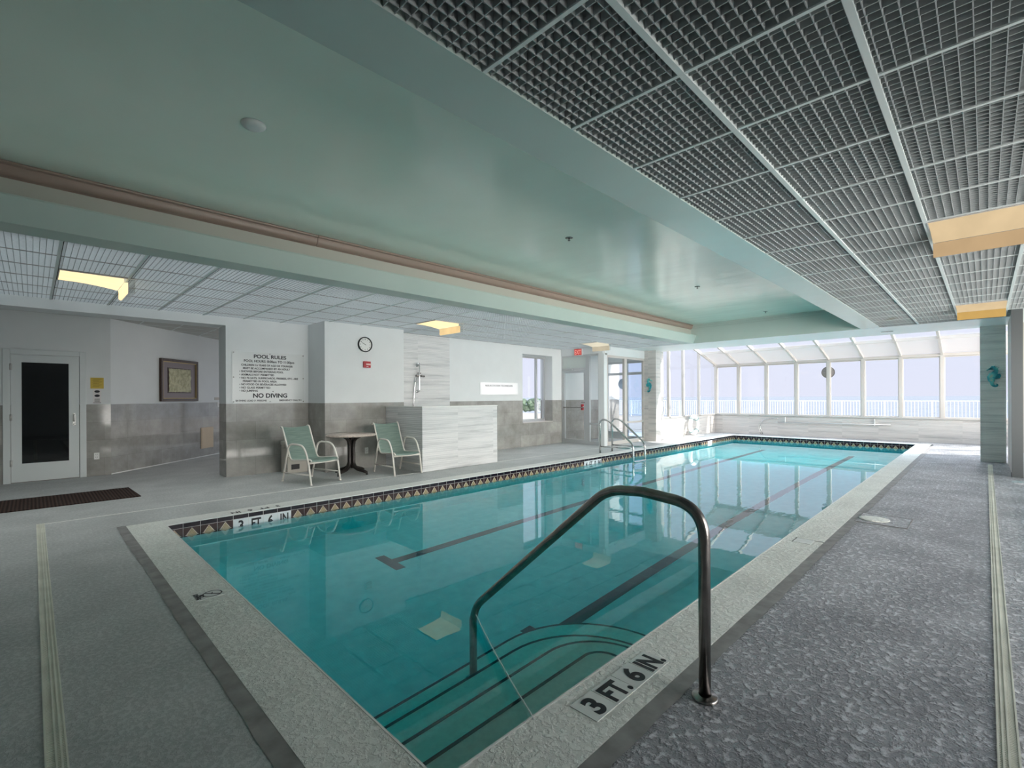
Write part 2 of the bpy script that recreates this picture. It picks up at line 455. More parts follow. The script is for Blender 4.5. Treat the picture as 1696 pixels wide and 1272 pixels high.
xs = [.612 + (16.6 - .612) * i / 160 for i in range(161)]
for i in range(160):
    x0, x1 = xs[i], xs[i + 1]
    b.face([(x0, wav(.965, x0), .003), (x1, wav(.965, x1), .003), (x1, 1.06, .003), (x0, 1.06, .003)])
struct(b.build('trim_1', M['joint']), 'grey caulk joint around the near and right sides of the coping', 'joint')
b = MB()   # coping
def cop(x0, x1, y0, y1, m): b.box(x0, x1, y0, y1, -.006, .004, m)
cop(.69, PX0 + .006, PY0 + .006, 6.40, M['coping'])
cop(.69, 17.18, 1.045, PY0 + .006, M['coping'])
cop(PX0 + .006, PX1 - .006, PY1 - .006, 6.40, M['coping_smooth'])
cop(PX1 - .006, 17.18, PY0 + .006, 6.40, M['coping_smooth'])
for (x0, x1, y0, y1) in ((PX0, PX0 + .010, PY0, PY1), (PX1 - .010, PX1, PY0, PY1), (PX0, PX1, PY0, PY0 + .010), (PX0, PX1, PY1 - .010, PY1)): b.box(x0, x1, y0, y1, -.004, .0055, M['outlet'])  # white strip painted in for the highlight along the coping edge
struct(b.build('trim_2'), 'pale textured coping around the pool edge', 'coping')
b = MB()   # dark open joint behind the left coping
b.box(.62, 17.18, 6.398, 6.410, -.004, .0025); struct(b.build('trim_3', M['dark']), 'dark open joint along the left coping', 'joint')

# ------------------------------------------------------------------ pool shell
def zfl(x): return -1.2 - .30 * max(0, min(1, (x - 1) / 15.9))
b = MB()
b.face([(PX0, PY0, zfl(PX0)), (PX1, PY0, zfl(PX1)), (PX1, PY1, zfl(PX1)), (PX0, PY1, zfl(PX0))])
for (x0, y0, x1, y1) in ((PX0, PY0, PX1, PY0), (PX1, PY0, PX1, PY1), (PX1, PY1, PX0, PY1), (PX0, PY1, PX0, PY0)):
    b.face([(x0, y0, -1.7), (x1, y1, -1.7), (x1, y1, -.0), (x0, y0, -.0)])
pool = struct(b.build('pool_basin', M['plaster']), 'turquoise plaster shell of the swimming pool', 'pool')
# steps: rounded stack in the near right corner
def step_outline(xe, ye, r):
    pts = [(PX0 - .02, ye)]
    for k in range(13):
        a = PI / 2 * (1 - k / 12); pts.append((xe - r + r * math.cos(a), ye - r + r * math.sin(a)))
    pts.append((xe, PY0 - .02)); return pts
LV = [(-.35, 2.50, 1.745, .14), (-.56, 2.80, 2.05, .42), (-.78, 3.02, 2.36, .66), (-1.0, 3.36, 2.62, .80)]
for (z, xe, ye, r) in LV:
    o = step_outline(xe, ye, r)
    bb = MB(); bb.prism(o + [(PX0 - .02, PY0 - .02)], 'z', z, z - .35 if z > -.9 else -1.3); st = bb.build('step', M['plaster_step'], pool)
    bb = MB()   # black tile nosing line
    inn = step_outline(xe - .022, ye - .022, max(.02, r - .022))
    for i in range(len(o) - 1):
        bb.face([(*o[i], z + .0025), (*o[i + 1], z + .0025), (*inn[i + 1], z + .0025), (*inn[i], z + .0025)])
        bb.face([(*o[i], z + .0025), (*o[i + 1], z + .0025), (*o[i + 1], z - .012), (*o[i], z - .012)])
    bb.build('nosing', M['lane_dark'], st)
def lane(yc, xt, mat):
    bb = MB()
    def q(x0, x1, y0, y1):
        n = 10
        for i in range(n):
            a, c = x0 + (x1 - x0) * i / n, x0 + (x1 - x0) * (i + 1) / n
            bb.face([(a, y0, zfl(a) + .003), (c, y0, zfl(c) + .003), (c, y1, zfl(c) + .003), (a, y1, zfl(a) + .003)])
    q(xt + .02, 15.5, yc - .065, yc + .065); q(xt - .1, xt + .02, yc - .23, yc + .23)
    return bb.build('lane_line', mat, pool)
lane(4.74, 2.86, M['lane']); lane(2.55, 2.98, M['lane_dark'])

# tile band below the coping
def band(name, p0, p1, n_in, first, mod, markers=(), label=None):
    # p0->p1 along wall, n_in: inward normal
    p0 = Vector((*p0, 0)); p1 = Vector((*p1, 0)); d = (p1 - p0); ln = d.length; d.normalize(); nn = Vector((*n_in, 0))
    bb = MB()
    def q(a, c, z0, z1, off, m):
        P = lambda t, z: p0 + d * t + nn * off + Vector((0, 0, z))
        bb.face([P(a, z0), P(c, z0), P(c, z1), P(a, z1)], m)
    q(0, ln, -.222, -.002, .002, M['grout'])
    t = first - mod; k = -1
    while t < ln:
        a, c = max(0, t + .002), min(ln, t + mod - .002)
        if c - a > .01:
            q(a, c, -.053, -.003, .004, M['tile_black'])
            if k in markers: q(a, c, -.214, -.057, .004, M['tile_white'])
            else:
                q(a, c, -.214, -.057, .004, M['tile_maroon'])
                mid = t + mod / 2
                P = lambda tt, z, off: p0 + d * tt + nn * off + Vector((0, 0, z))
                for (hw, top, off, m) in ((.066, -.062, .0055, M['tile_cream']), (.056, -.069, .0065, M['tile_gold'])):
                    l_, r_ = max(mid - hw, a), min(mid + hw, c)
                    if mid > a and mid < c:
                        bb.face([P(l_, -.155, off), P(r_, -.155, off), P(mid, top, off)], m)
                        bb.face([P(l_, -.157, off), P(r_, -.157, off), P(mid, -.157 * 2 - top, off)], m)
        t += mod; k += 1
    return struct(bb.build(name), label, 'tile band')
band('trim_4', (PX0, PY1), (PX1, PY1), (0, -1), 1.141 - PX0, .1605, (3, 4, 5, 6, 45, 46, 47, 48, 85, 86), 'black waterline tile band with gold triangles on the left pool wall')
band('trim_5', (PX1, PY1), (PX1, PY0), (-1, 0), .1, .1605, (), 'black waterline tile band on the far pool wall')
band('trim_6', (PX1, PY0), (PX0, PY0), (0, 1), .1, .1605, (), 'black waterline tile band on the right pool wall')
band('trim_7', (PX0, PY0), (PX0, PY1), (1, 0), .1, .1605, (), 'black waterline tile band on the near pool wall')
# wall depth markers
def wall_marker(x0, chars, label, size=.165):
    mod = .1605; t = thing('depth_marker', label, 'depth marker', (x0 + 2 * mod, PY1 - .006, -.13))
    for i, ch in enumerate(chars):
        b = MB(); text_bm(b, ch, size, frame((1, 0, 0), (0, 0, 1), (mod * (i + .5 - 2), 0, -.062)), 'CENTER', .004, depth=.0008, sx=.78 if len(ch) == 1 else .62)
        b.build('lettering', M['ink'], t)
wall_marker(1.141 + .1605 * 3, ['3', 'FT', '6', 'IN'], 'black 3 FT 6 IN lettering on white waterline tiles near the left corner')
wall_marker(1.141 + .1605 * 45, ['4', 'FT', '0', 'IN'], 'black 4 FT 0 IN lettering on white waterline tiles left of the pool ladder')

# water
b = MB(); b.box(PX0 - .015, PX1 + .015, PY0 - .015, PY1 + .015, -1.75, WZ)
tag(b.build('pool_water', M['water']), 'still turquoise water filling the pool', 'water', None, 'stuff')

# inlet fitting on the left pool wall
b = MB(); b.lathe([(0, 0), (.05, 0), (.05, .012), (.03, .016), (0, .010)], 20, frame((1, 0, 0), (0, 0, 1), (14.2, PY1 - .001, -.095)))
tag(b.build('pool_inlet', M['black']), 'round black inlet fitting in the left pool wall tiles', 'inlet')

# ------------------------------------------------------------------ deck markers
b = MB(); tx = [1.622, 1.777, 1.938, 2.098, 2.250]
mk = thing('depth_marker', 'large 3 FT. 6 IN. tiles set in the right coping beside the handrail', 'depth marker', (1.936, 1.2, .004))
for i, ch in enumerate(['3', 'FT.', '6', 'IN.']):
    b = MB(); b.box(tx[i] - 1.936 + .002, tx[i + 1] - 1.936 - .002, -.070, .072, 0, .003); tl = b.build('tile', M['marker_tile'], mk)
    b = MB(); text_bm(b, ch, .150, frame((1, 0, 0), (0, 1, 0), ((tx[i] + tx[i + 1]) / 2 - 1.936, -.053, .004)), 'CENTER', .0055, depth=.0006, sx=[1.0, .78, 1.0, .78][i])
    b.build('lettering', M['ink'], tl)
mk = thing('depth_marker', 'small 3 FT 6 IN tile set upside down in the left coping', 'depth marker', (1.9, 6.20, .004))
b = MB(); b.box(-.31, .31, -.058, .062, 0, .002); b.build('tile', M['coping_smooth'], mk)
for i, ch in enumerate(['3', 'FT', '6', 'IN']):
    b = MB(); text_bm(b, ch, .115, frame((-1, 0, 0), (0, -1, 0), (.235 - .155 * i, .045, .003)), 'CENTER', .003, depth=.0006, sx=.9)
    b.build('lettering', M['ink'], mk)
nd = thing('no_diving_tile', 'small no diving symbol tile set in the near left coping', 'no diving marker', (.845, 3.745, .004))
b = MB(); b.box(-.085, .075, -.068, .068, 0, .0025); b.build('tile', M['marker_tile'], nd)
b = MB(); mt = frame((0, -1, 0), (1, 0, 0), (.018, 0, .0035))
for k in range(28):
    a0, a1 = 2 * PI * k / 28, 2 * PI * (k + 1) / 28
    P = lambda a, r: mt @ Vector((r * math.cos(a), r * math.sin(a), 0))
    b.face([P(a0, .050), P(a1, .050), P(a1, .058), P(a0, .058)])
q = .0038; c = -.0385
b.face([mt @ Vector(p) for p in ((.0385 - q, .0385 + q, 0), (.0385 + q, .0385 - q, 0), (-.0385 + q, -.0385 - q, 0), (-.0385 - q, -.0385 + q, 0))])
b.face([mt @ Vector(p) for p in ((-.030, .004, .0002), (-.028, .009, .0002), (.012, -.004, .0002), (.010, -.009, .0002))])
b.build('symbol', M['ink'], nd)
b = MB(); text_bm(b, 'NO', .034, frame((0, -1, 0), (1, 0, 0), (-.058, 0, .003)), 'CENTER', .002, depth=.0005)
text_bm(b, 'DIVING', .034, frame((0, -1, 0), (1, 0, 0), (-.082, 0, .003)), 'CENTER', .002, depth=.0005); b.build('lettering', M['ink'], nd)
mk = thing('depth_marker', 'worn pale marker tile set in the middle of the right coping', 'depth marker', (4.97, 1.185, .004))
b = MB(); b.box(-.075, .075, -.07, .07, 0, .003); b.build('tile', M['marker_tile'], mk)
b = MB(); b.box(.078, .082, -.14, .085, 0, .0025); b.box(-.08, .08, .073, .077, 0, .0025); b.build('joint', M['dark'], mk)
# skimmer cover
sk = thing('skimmer_cover', 'round deck lid in a rectangular frame beside the right coping', 'lid', (6.4, .80, .0))
b = MB(); b.box(-.25, .25, -.24, .19, 0, .004, M['deck']); b.build('frame', None, sk)
b = MB()
for (x0, x1, y0, y1) in ((-.25, .25, .185, .195), (-.25, .25, -.245, -.235), (.245, .255, -.24, .19), (-.255, -.245, -.24, .19)): b.box(x0, x1, y0, y1, 0, .006)
b.build('edge', M['joint'], sk)
b = MB(); b.lathe([(.135, .004), (.135, .009), (.125, .011), (0, .011)], 36, Matrix.Translation((-.02, .055, 0))); b.build('lid', M['coping'], sk)

# trench drains
def drain(name, x0, x1, y0, y1, label, lines=True):
    t = thing(name, label, 'drain', ((x0 + x1) / 2, (y0 + y1) / 2, 0))
    ax = 0 if (x1 - x0) > (y1 - y0) else 1
    hx, hy = (x1 - x0) / 2, (y1 - y0) / 2
    g = MB(); r = MB()
    if ax == 0:
        n = int((x1 - x0) / .0125)
        for i in range(n): g.box(-hx + i * .0125, -hx + i * .0125 + .009, -hy + .006, hy - .006, -.01, .003)
        for yy in (-hy, -hy * .12, hy * .36, hy - .006): r.box(-hx, hx, yy, yy + .006, -.01, .0052)
    else:
        n = int((y1 - y0) / .0125)
        for i in range(n): g.box(-hx + .006, hx - .006, -hy + i * .0125, -hy + i * .0125 + .009, -.01, .003)
        for xx in (-hx, -hx * .12, hx * .36, hx - .006): r.box(xx, xx + .006, -hy, hy, -.01, .0052)
    g.build('grate', M['drain'], t); r.build('rim', M['drain'], t)
    return t
drain('trench_drain', -.3, 12.9, -.088, -.026, 'cream slotted trench drain along the right deck')
drain('trench_drain', .028, .092, -.026, 7.19, 'cream slotted trench drain across the near left deck')
b = MB(); b.box(.028, 12.6, 7.15, 7.166, -.004, .003)
tag(b.build('drain_strip', M['coping_smooth']), 'thin pale slot drain line along the left deck', 'drain')

# ------------------------------------------------------------------ ceilings
def eggcrate(name, x0, x1, y0, y1, nx, ny, mat, edge, label):
    b = MB(); t = .0035; h = .045
    def plank(xa, xb, ya, yb):
        for f in (((xa, ya), (xb, ya)), ((xb, ya), (xb, yb)), ((xb, yb), (xa, yb)), ((xa, yb), (xa, ya))):
            (p, q), (r, s) = f
            b.face([(p, q, ZC), (r, s, ZC), (r, s, ZC + h), (p, q, ZC + h)], mat)
        b.face([(xa, ya, ZC), (xa, yb, ZC), (xb, yb, ZC), (xb, ya, ZC)], edge)
    k = 0
    while x0 + k * nx < x1: plank(x0 + k * nx, x0 + k * nx + t, y0, y1); k += 1
    k = 0
    while y0 + k * ny < y1: plank(x0, x1, y0 + k * ny, y0 + k * ny + t); k += 1
    return struct(b.build(name), label, 'ceiling')
eggcrate('ceiling_right', -3.9, 12.19, -2.4, 1.507, .609 / 13, .583 / 12.5, M['louvre'], M['louvre_edge'], 'grey eggcrate louvre ceiling above the right deck')
eggcrate('ceiling_left', -3.9, 12.13, 5.69, 9.12, .6015 / 14, .61 / 14, M['louvre_left'], M['louvre_edge'], 'pale eggcrate louvre ceiling above the left deck')
b = MB(); b.box(-4, 12.2, -2.4, 1.5, 2.98, 3.0); struct(b.build('ceiling_plenum', M['plenum']), 'dark plenum above the right louvre ceiling', 'ceiling')
b = MB(); b.box(-4, 12.13, 5.7, 9.13, 2.90, 2.92); struct(b.build('ceiling_luminous', M['lum']), 'fluorescent lit diffuser above the left louvre ceiling', 'ceiling')  # added glow, lights the left deck from above
b = MB()
for y in (.918, .338, -.247, -.83, -1.41, -2.0): b.box(-3.9, 12.19, y - .0135, y + .0135, ZC - .008, ZC + .03)
k = 0
x = 1.357 - .609 * 8
while x < 12.19:
    b.box(x - .009, x + .009, -2.4, 1.507, ZC - .006, ZC + .03); x += .609
struct(b.build('trim_8', M['tbar']), 'pale ceiling tee grid above the right deck', 'ceiling grid')
b = MB()
for y in (6.33, 6.94, 7.55, 8.16, 8.77): b.box(-3.9, 12.13, y - .005, y + .005, ZC - .003, ZC + .03, M['joint'])
k = -6
while .187 + .6015 * k < 12.1:
    x = .187 + .6015 * k
    b.box(x - .012, x + .012, 5.69, 9.12, ZC - .006, ZC + .03, M['tbar']); b.box(x + .012, x + .018, 5.69, 9.12, ZC - .003, ZC + .03, M['dark']); k += 1
struct(b.build('trim_9'), 'ceiling tee grid above the left deck', 'ceiling grid')
b = MB(); b.box(-4, TX1, TY0 - .02, TY1 + .2, TZ, TZ + .05); struct(b.build('ceiling', M['mint']), 'glossy mint green raised ceiling over the pool', 'ceiling')
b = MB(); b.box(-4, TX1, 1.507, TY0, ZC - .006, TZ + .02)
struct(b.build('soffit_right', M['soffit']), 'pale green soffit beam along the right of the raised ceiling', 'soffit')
b = MB(); b.box(TX1, 13.70, -2.4, 9.3, ZC - .006, ZC + .06); b.box(12.10, TX1, 1.5, 1.507, ZC - .006, ZC + .06); b.box(12.10, TX1, TY1, 9.2, ZC - .006, ZC + .06)
struct(b.build('soffit_far', M['white_soffit']), 'white flat soffit between pool hall and sunroom', 'soffit')
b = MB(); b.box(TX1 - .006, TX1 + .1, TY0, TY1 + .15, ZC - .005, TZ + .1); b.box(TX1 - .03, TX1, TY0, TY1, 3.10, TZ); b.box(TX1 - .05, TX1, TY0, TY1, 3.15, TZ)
struct(b.build('wall_tray', M['soffit']), 'dark mint end face of the raised ceiling', 'wall')  # darker soffit colour stands in for shade on this face
# left side of tray: valance + lit cove wall + crown
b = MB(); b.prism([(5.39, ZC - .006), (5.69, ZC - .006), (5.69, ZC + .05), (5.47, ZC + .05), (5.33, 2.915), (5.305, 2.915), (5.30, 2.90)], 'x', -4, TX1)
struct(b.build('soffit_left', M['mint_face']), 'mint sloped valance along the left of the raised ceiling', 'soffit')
b = MB(); b.box(-4, TX1, TY1, TY1 + .2, ZC, TZ); struct(b.build('wall_cove', M['beige_cove']), 'beige cove strip behind the valance', 'wall')
def crown(name, x0, x1, label):
    b = MB()
    pr = [(TY1, 3.075)]
    for k in range(9):
        a = PI / 2 * k / 8; pr.append((TY1 - .012 - .05 * math.sin(a), 3.082 + .075 * (1 - math.cos(a))))
    pr += [(TY1 - .066, 3.160), (TY1 - .082, 3.166), (TY1 - .084, 3.178), (TY1 - .070, TZ), (TY1, TZ)]
    b.prism(pr, 'x', x0, x1); return struct(b.build(name, M['pink']), label, 'moulding')
crown('trim_10', -4, 2.298, 'dusty pink crown moulding, near length'); crown('trim_11', 2.304, TX1 - .03, 'dusty pink crown moulding, far length')

def detector(x, y, r, label):
    t = thing('ceiling_detector', label, 'detector', (x, y, TZ))
    b = MB(); b.lathe([(0, -.028), (r * .5, -.028), (r * .85, -.02), (r, -.008), (r, 0)], 28); b.build('cover', M['outlet'], t)
    b = MB(); b.lathe([(r * 1.06, -.003), (r * 1.06, 0), (r * .9, 0)], 28); b.build('base_ring', M['tbar'], t)
detector(1.065, 3.51, .075, 'white round detector on the mint ceiling nearest the camera')
def sprinkler(x, y, label):
    t = thing('sprinkler_head', label, 'sprinkler', (x, y, TZ))
    b = MB(); b.lathe([(.045, 0), (.045, -.004), (.02, -.008), (0, -.008)], 24); b.build('escutcheon', M['steel_dark'], t)
    b = MB(); b.tube([(0, 0, -.006), (0, 0, -.03)], .008, 8); b.lathe([(0, -.034), (.016, -.034), (.016, -.031), (0, -.031)], 14); b.build('deflector', M['steel_dark'], t)
sprinkler(4.42, 3.44, 'small dark sprinkler on the mint ceiling, nearest of the three')
sprinkler(7.93, 3.45, 'small dark sprinkler on the mint ceiling in the white sheen, middle of the three')
sprinkler(11.35, 3.42, 'small dark sprinkler on the mint ceiling by its far end')
b = MB(); b.box(12.96, 13.04, 1.40, 1.60, ZC - .014, ZC - .006); tag(b.build('soffit_vent', M['steel_dark']), 'small dark slot vent in the white far soffit', 'vent')

# ------------------------------------------------------------------ light fixtures
def fixture(x0, y0, y1, hot, face, label):
    t = thing('ceiling_light', label, 'ceiling light', (x0, (y0 + y1) / 2, ZC), 0, 'ceiling lights with a dropped lens')
    w = (y1 - y0) / 2
    b = MB(); b.box(-.008, .64, -w - .008, -w, -.012, .02); b.box(-.008, .64, w, w + .008, -.012, .02); b.box(-.008, 0, -w, w, -.012, .02); b.build('housing', M['frame_white'], t)
    b = MB(); pr = [(0, -.010)]
    for k in range(9):
        s = k / 8; pr.append((.05 + .47 * s, -.010 - .045 * s * s))
    pr += [(.53, -.05), (.53, 0.01), (0, .01)]
    b.prism(pr, 'y', -w, w, smooth=False); b.build('lens', hot, t)
    b = MB(); pr = [(.532, -.055), (.538, -.085), (.535, -.155), (.548, -.170), (.565, -.172), (.565, -.05)]
    b.prism(pr, 'y', -w, w); dl = b.build('drop_lens', face, t)
    b = MB(); b.box(.566, .63, -w, w, -.165, -.01); b.build('acrylic_end', M['acrylic'], dl)
    return t
fixture(.215, 6.955, 7.53, M['lens_hot'], M['lens_hot'], 'bright yellow ceiling light over the left deck nearest the white door')
fixture(5.055, 6.93, 7.53, M['lens_hot'], M['lens_face'], 'glowing yellow ceiling light in front of the shower wall')
fixture(10.02, 6.93, 7.45, M['lens_pale'], M['lens_pale_face'], 'pale ceiling light in front of the exit sign')
fixture(5.04, -.228, .322, M['lens_dim'], M['lens_dim_face'], 'tan ceiling light over the right deck, nearer of the two')
fixture(10.0, -.228, .322, M['lens_dim'], M['lens_amber_face'], 'amber ceiling light over the right deck beside the far column')

# ------------------------------------------------------------------ left walls
WH = 1.245   # wainscot height
YR, YB, YS = 9.12, 8.40, 8.80
b = MB()
WP, MA = M['white_paint'], M['marble']
def wall_seg(x0, x1, y0, y1, z0=0, z1=2.78, wains=True):
    if wains:
        b.box(x0, x1, y0, y1, z0, WH, MA); b.box(x0, x1, y0, y1, WH, z1, WP)
    else: b.box(x0, x1, y0, y1, z0, z1, WP)
wall_seg(2.315, 3.70, YR, YR + .42)                     # rules wall
b.box(-4, 2.315, YR, YR + .42, 2.575, 2.78, WP)          # header over the opening
wall_seg(3.70, 5.336, YB, YR + .13)                      # closet bump-out
b.box(5.336, 6.805, YS - .015, YS + .1, 0, 2.78, M['stripe'])
b.box(5.336, 6.805, YS + .1, YS + .45, 0, 2.78, WP)
wall_seg(6.805, 9.265, YS, YS + .45)
b.box(9.265, 10.50, YS, YS + .45, 0, .65, MA); b.box(9.265, 10.50, YS, YS + .45, 2.50, 2.78, WP)
wall_seg(10.50, 14.0, YS, YS + .45)
struct(b.build('wall_left'), 'white wall with polished taupe tile wainscot along the left', 'wall')
# window in the left wall
w = sempty('window_1', (9.88, YS + .3, 1.57), 'narrow window in the left white wall', 'window')
b = MB(); f = .05
for (x0, x1, z0, z1) in ((9.265, 9.33, .65, 2.5), (10.43, 10.50, .65, 2.5), (9.33, 10.43, .65, .72), (9.33, 10.43, 2.43, 2.5), (10.10, 10.16, .72, 2.43)):
    b.box(x0 - 9.88, x1 - 9.88, -.03, .03, z0 - 1.57, z1 - 1.57)
b.build('window_frame', M['alu'], w)
b = MB(); b.box(-.56, .56, -.004, .004, -.86, .87); b.build('pane', M['glass'], w)
b = MB(); b.box(-.615, .62, -.32, -.03, -.935, -.915); b.build('sill', M['frame_white'], w)
# shower half wall
b = MB(); b.box(4.92, 6.76, 7.15, 7.27, 0, 1.16, M['stripe']); b.box(4.92, 5.03, 7.27, YB, 0, 1.16, M['stripe']); b.box(4.912, 6.768, 7.142, 7.278, 1.16, 1.175, M['outlet']); b.box(4.912, 5.038, 7.278, YB, 1.16, 1.175, M['outlet'])
struct(b.build('wall_shower'), 'low striped tile half wall in front of the shower', 'wall')

# ------------------------------------------------------------------ hallway
YD = 11.0; cA = Vector((.985, 11.0)); dA = Vector((.7071, .7071)); nA = Vector((.7071, -.7071))
b = MB()
b.box(-4.1, cA.x, YD, YD + .12, 0, WH, MA); b.box(-4.1, cA.x, YD, YD + .12, WH, 2.78, WP)
def apt(s, off, z): p = cA + dA * s + nA * off; return (p.x, p.y, z)
for z0, z1, m in ((0, WH, MA), (WH, 2.78, WP)):
    b.face([apt(0, 0, z0), apt(8, 0, z0), apt(8, 0, z1), apt(0, 0, z1)], m)
struct(b.build('wall_hall'), 'hallway wall with white top and polished tile wainscot', 'wall')
b = MB(); b.box(-4, 7.2, YR + .13, 17.5, 2.762, 2.80)
struct(b.build('ceiling_hall', M['hall_ceiling']), 'dim hallway ceiling', 'ceiling')
b = MB(); b.box(3.05, 4.25, 9.75, 10.35, 2.735, 2.757); hl = b.build('hall_light', emit('hall lamp', (1, .96, .9), 5))  # added out of view to brighten the hallway
tag(hl, 'flat ceiling lamp in the hallway behind the rules wall', 'ceiling light')
b = MB()
for x in [-1 + .61 * i for i in range(12)]: b.box(x, x + .02, YR + .14, 17, 2.758, 2.763)
for y in [9.6 + .61 * i for i in range(10)]: b.box(-3.5, 7, y, y + .02, 2.758, 2.763)
struct(b.build('trim_12', M['tbar']), 'hallway ceiling grid', 'ceiling grid')
b = MB()
b.face([apt(0, .006, .001), apt(8, .006, .001), apt(8, .006, .02), apt(0, .006, .02)]); struct(b.build('baseboard_hall', M['outlet']), 'thin white line at the hallway wall base', 'baseboard')
# far end of hallway room: bright windows
w = sempty('window_2', (7.1, 13, 1.4), 'windows at the far end of the hallway room', 'window')
b = MB()
for y in (9.3, 10.6, 11.9, 13.2, 14.5, 15.8, 17.1): b.box(-.05, .05, y - 13 - .05, y - 13 + .05, -1.4, 1.38)
b.box(-.05, .05, -3.7, 4.1, -1.4, -1.1); b.box(-.05, .05, -3.7, 4.1, 1.2, 1.38)
b.build('window_frame', M['frame_white'], w)
b = MB(); b.box(-.004, .004, -3.7, 4.1, -1.1, 1.2); b.build('pane', M['glass'], w)

# hallway door
d = sempty('door_1', (.17, YD, 0), 'white hallway door with a tall dark glass pane', 'door')
b = MB(); b.box(-.495, -.41, -.03, .02, 0, 2.145, None, .006); b.box(.405, .49, -.03, .02, 0, 2.145, None, .006); b.box(-.41, .405, -.03, .02, 2.062, 2.145, None, .006); b.build('door_frame', M['door_white'], d)
lf = MB(); lf.box(-.405, -.285, -.02, .02, .012, 2.05); lf.box(.27, .398, -.02, .02, .012, 2.05); lf.box(-.285, .27, -.02, .02, .012, .305); lf.box(-.285, .27, -.02, .02, 1.935, 2.05); leaf = lf.build('door_leaf', M['door_white'], d)
m, nt, out = _nt('dark door glass'); bsdf(nt, out, (.006, .007, .008), .02, 0, .5); M['dark_glass'] = m
b = MB(); b.box(-.285, .27, -.010, .010, .305, 1.935); b.build('pane', M['dark_glass'], leaf)
b = MB(); b.box(.315, .355, -.026, -.02, .89, 1.10); b.tube(fillet([(.335, -.026, 1.075), (.335, -.07, 1.07), (.335, -.07, .97), (.335, -.026, .965)], .02), .009, 8); b.lathe([(0, .012), (.014, .012), (.014, 0)], 14, frame((1, 0, 0), (0, 0, 1), (.335, -.026, .915))); b.build('handle', M['hinge'], leaf)
for z in (.32, 1.05, 1.86):
    b = MB(); b.tube([(-.41, -.03, z - .05), (-.41, -.03, z + .05)], .011, 8); b.box(-.43, -.39, -.024, -.02, z - .05, z + .05); b.build('hinge', M['hinge'], d)

# notices by the door
n1 = thing('notice', 'yellow paper notice on the hallway wall right of the white door', 'notice', (.803, YD - .001, 1.615))
b = MB(); b.box(-.088, .088, -.004, 0, -.095, .095); b.build('sheet', M['yellow'], n1)
b = MB()
for k in range(9): b.box(-.065 + .012 * (k % 2), .065 - .02 * ((k * 7) % 3), -.005, -.004, .07 - k * .017, .076 - k * .017)
b.build('print', plain('brown print', (.30, .20, .03), .7), n1)
n2 = thing('wall_card', 'white card with two dark ovals below the yellow notice', 'card', (.803, YD - .001, 1.388))
b = MB(); b.box(-.054, .054, -.005, 0, -.125, .125); b.build('plate', M['paper'], n2)
b = MB()
for z in (.082, .008): b.lathe([(0, .004), (.032, .004), (.036, 0)], 20, frame((1, 0, 0), (0, 0, .62), (0, -.005, z)))
for k in range(3): b.box(-.035, .035, -.006, -.005, -.055 - k * .02, -.047 - k * .02)
b.box(-.05, .05, -.006, -.005, -.118, -.110)
b.build('print', M['ink'], n2)
def outlet(name, loc, right, up, label, cat='outlet'):
    t = thing(name, label, cat, loc); mt = frame(right, up, (0, 0, 0))
    def bx(mb, x0, x1, y0, y1, z0, z1, bev=0):
        c = [mt @ Vector((x, y, z)) for x in (x0, x1) for y in (y0, y1) for z in (z0, z1)]
        mb.box(min(p.x for p in c), max(p.x for p in c), min(p.y for p in c), max(p.y for p in c), min(p.z for p in c), max(p.z for p in c), None, bev)
    b = MB(); bx(b, -.036, .036, -.058, .058, 0, .006, .002); pl = b.build('plate', M['outlet'], t)
    for z in (-.026, .022):
        b = MB(); bx(b, -.013, -.009, z, z + .014, .006, .0068); bx(b, .008, .012, z, z + .014, .006, .0068); bx(b, -.003, .003, z - .010, z - .005, .006, .0068)
        b.build('socket', M['ink'], pl)
    return t
outlet('wall_outlet', (.793, YD - .001, .345), (1, 0, 0), (0, 0, 1), 'white power outlet low on the hallway tile by the door')
outlet('wall_outlet', (4.504, YB - .001, .33), (1, 0, 0), (0, 0, 1), 'white power outlet on the tile wall behind the round table')

# picture etc. on the angled hallway wall
def on_angle(name, s, z, label, cat):
    o = thing(name, label, cat, apt(s, .001, z), math.atan2(dA.y, dA.x)); return o   # local x along the wall, -y out of it
pic = on_angle('framed_picture', 1.735, 1.725, 'dark wood framed cream relief artwork on the hallway wall', 'picture')
def ring(b, w0, h0, w1, h1, y0, y1, bev=.004):
    b.box(-w0, -w1, y1, y0, -h0, h0, None, bev); b.box(w1, w0, y1, y0, -h0, h0, None, bev); b.box(-w1, w1, y1, y0, h1, h0, None, bev); b.box(-w1, w1, y1, y0, -h0, -h1, None, bev)
b = MB(); ring(b, .57, .44, .515, .385, 0, -.05, .008); b.build('frame', M['wood'], pic)
b = MB(); ring(b, .515, .385, .50, .37, -.01, -.042, .002); b.build('gold_bead', M['gold'], pic)
b = MB(); b.box(-.50, .50, -.02, 0, -.37, .37); b.build('mount', M['mat_board'], pic)
b = MB(); b.box(-.36, .36, -.026, -.02, -.27, .26); b.build('backing', M['wood'], pic)
b = MB(); g = 18
V = [[b.bm.verts.new((-.335 + .67 * i / g + random.uniform(-.005, .005), -.030 - .012 * abs(math.sin(i * .9 + j * .35)) * abs(math.sin(j * .7)), -.245 + .485 * j / g + random.uniform(-.005, .005))) for j in range(g + 1)] for i in range(g + 1)]
for i in range(g):
    for j in range(g): b.bm.faces.new((V[i][j], V[i + 1][j], V[i + 1][j + 1], V[i][j + 1])).smooth = True
b.build('relief', M['relief'], pic)
ap = on_angle('access_panel', 2.672, .43, 'almond access panel low on the hallway tile', 'panel')
b = MB(); b.box(-.225, .225, -.012, 0, -.24, .24, None, .003); b.build('frame', M['almond'], ap)
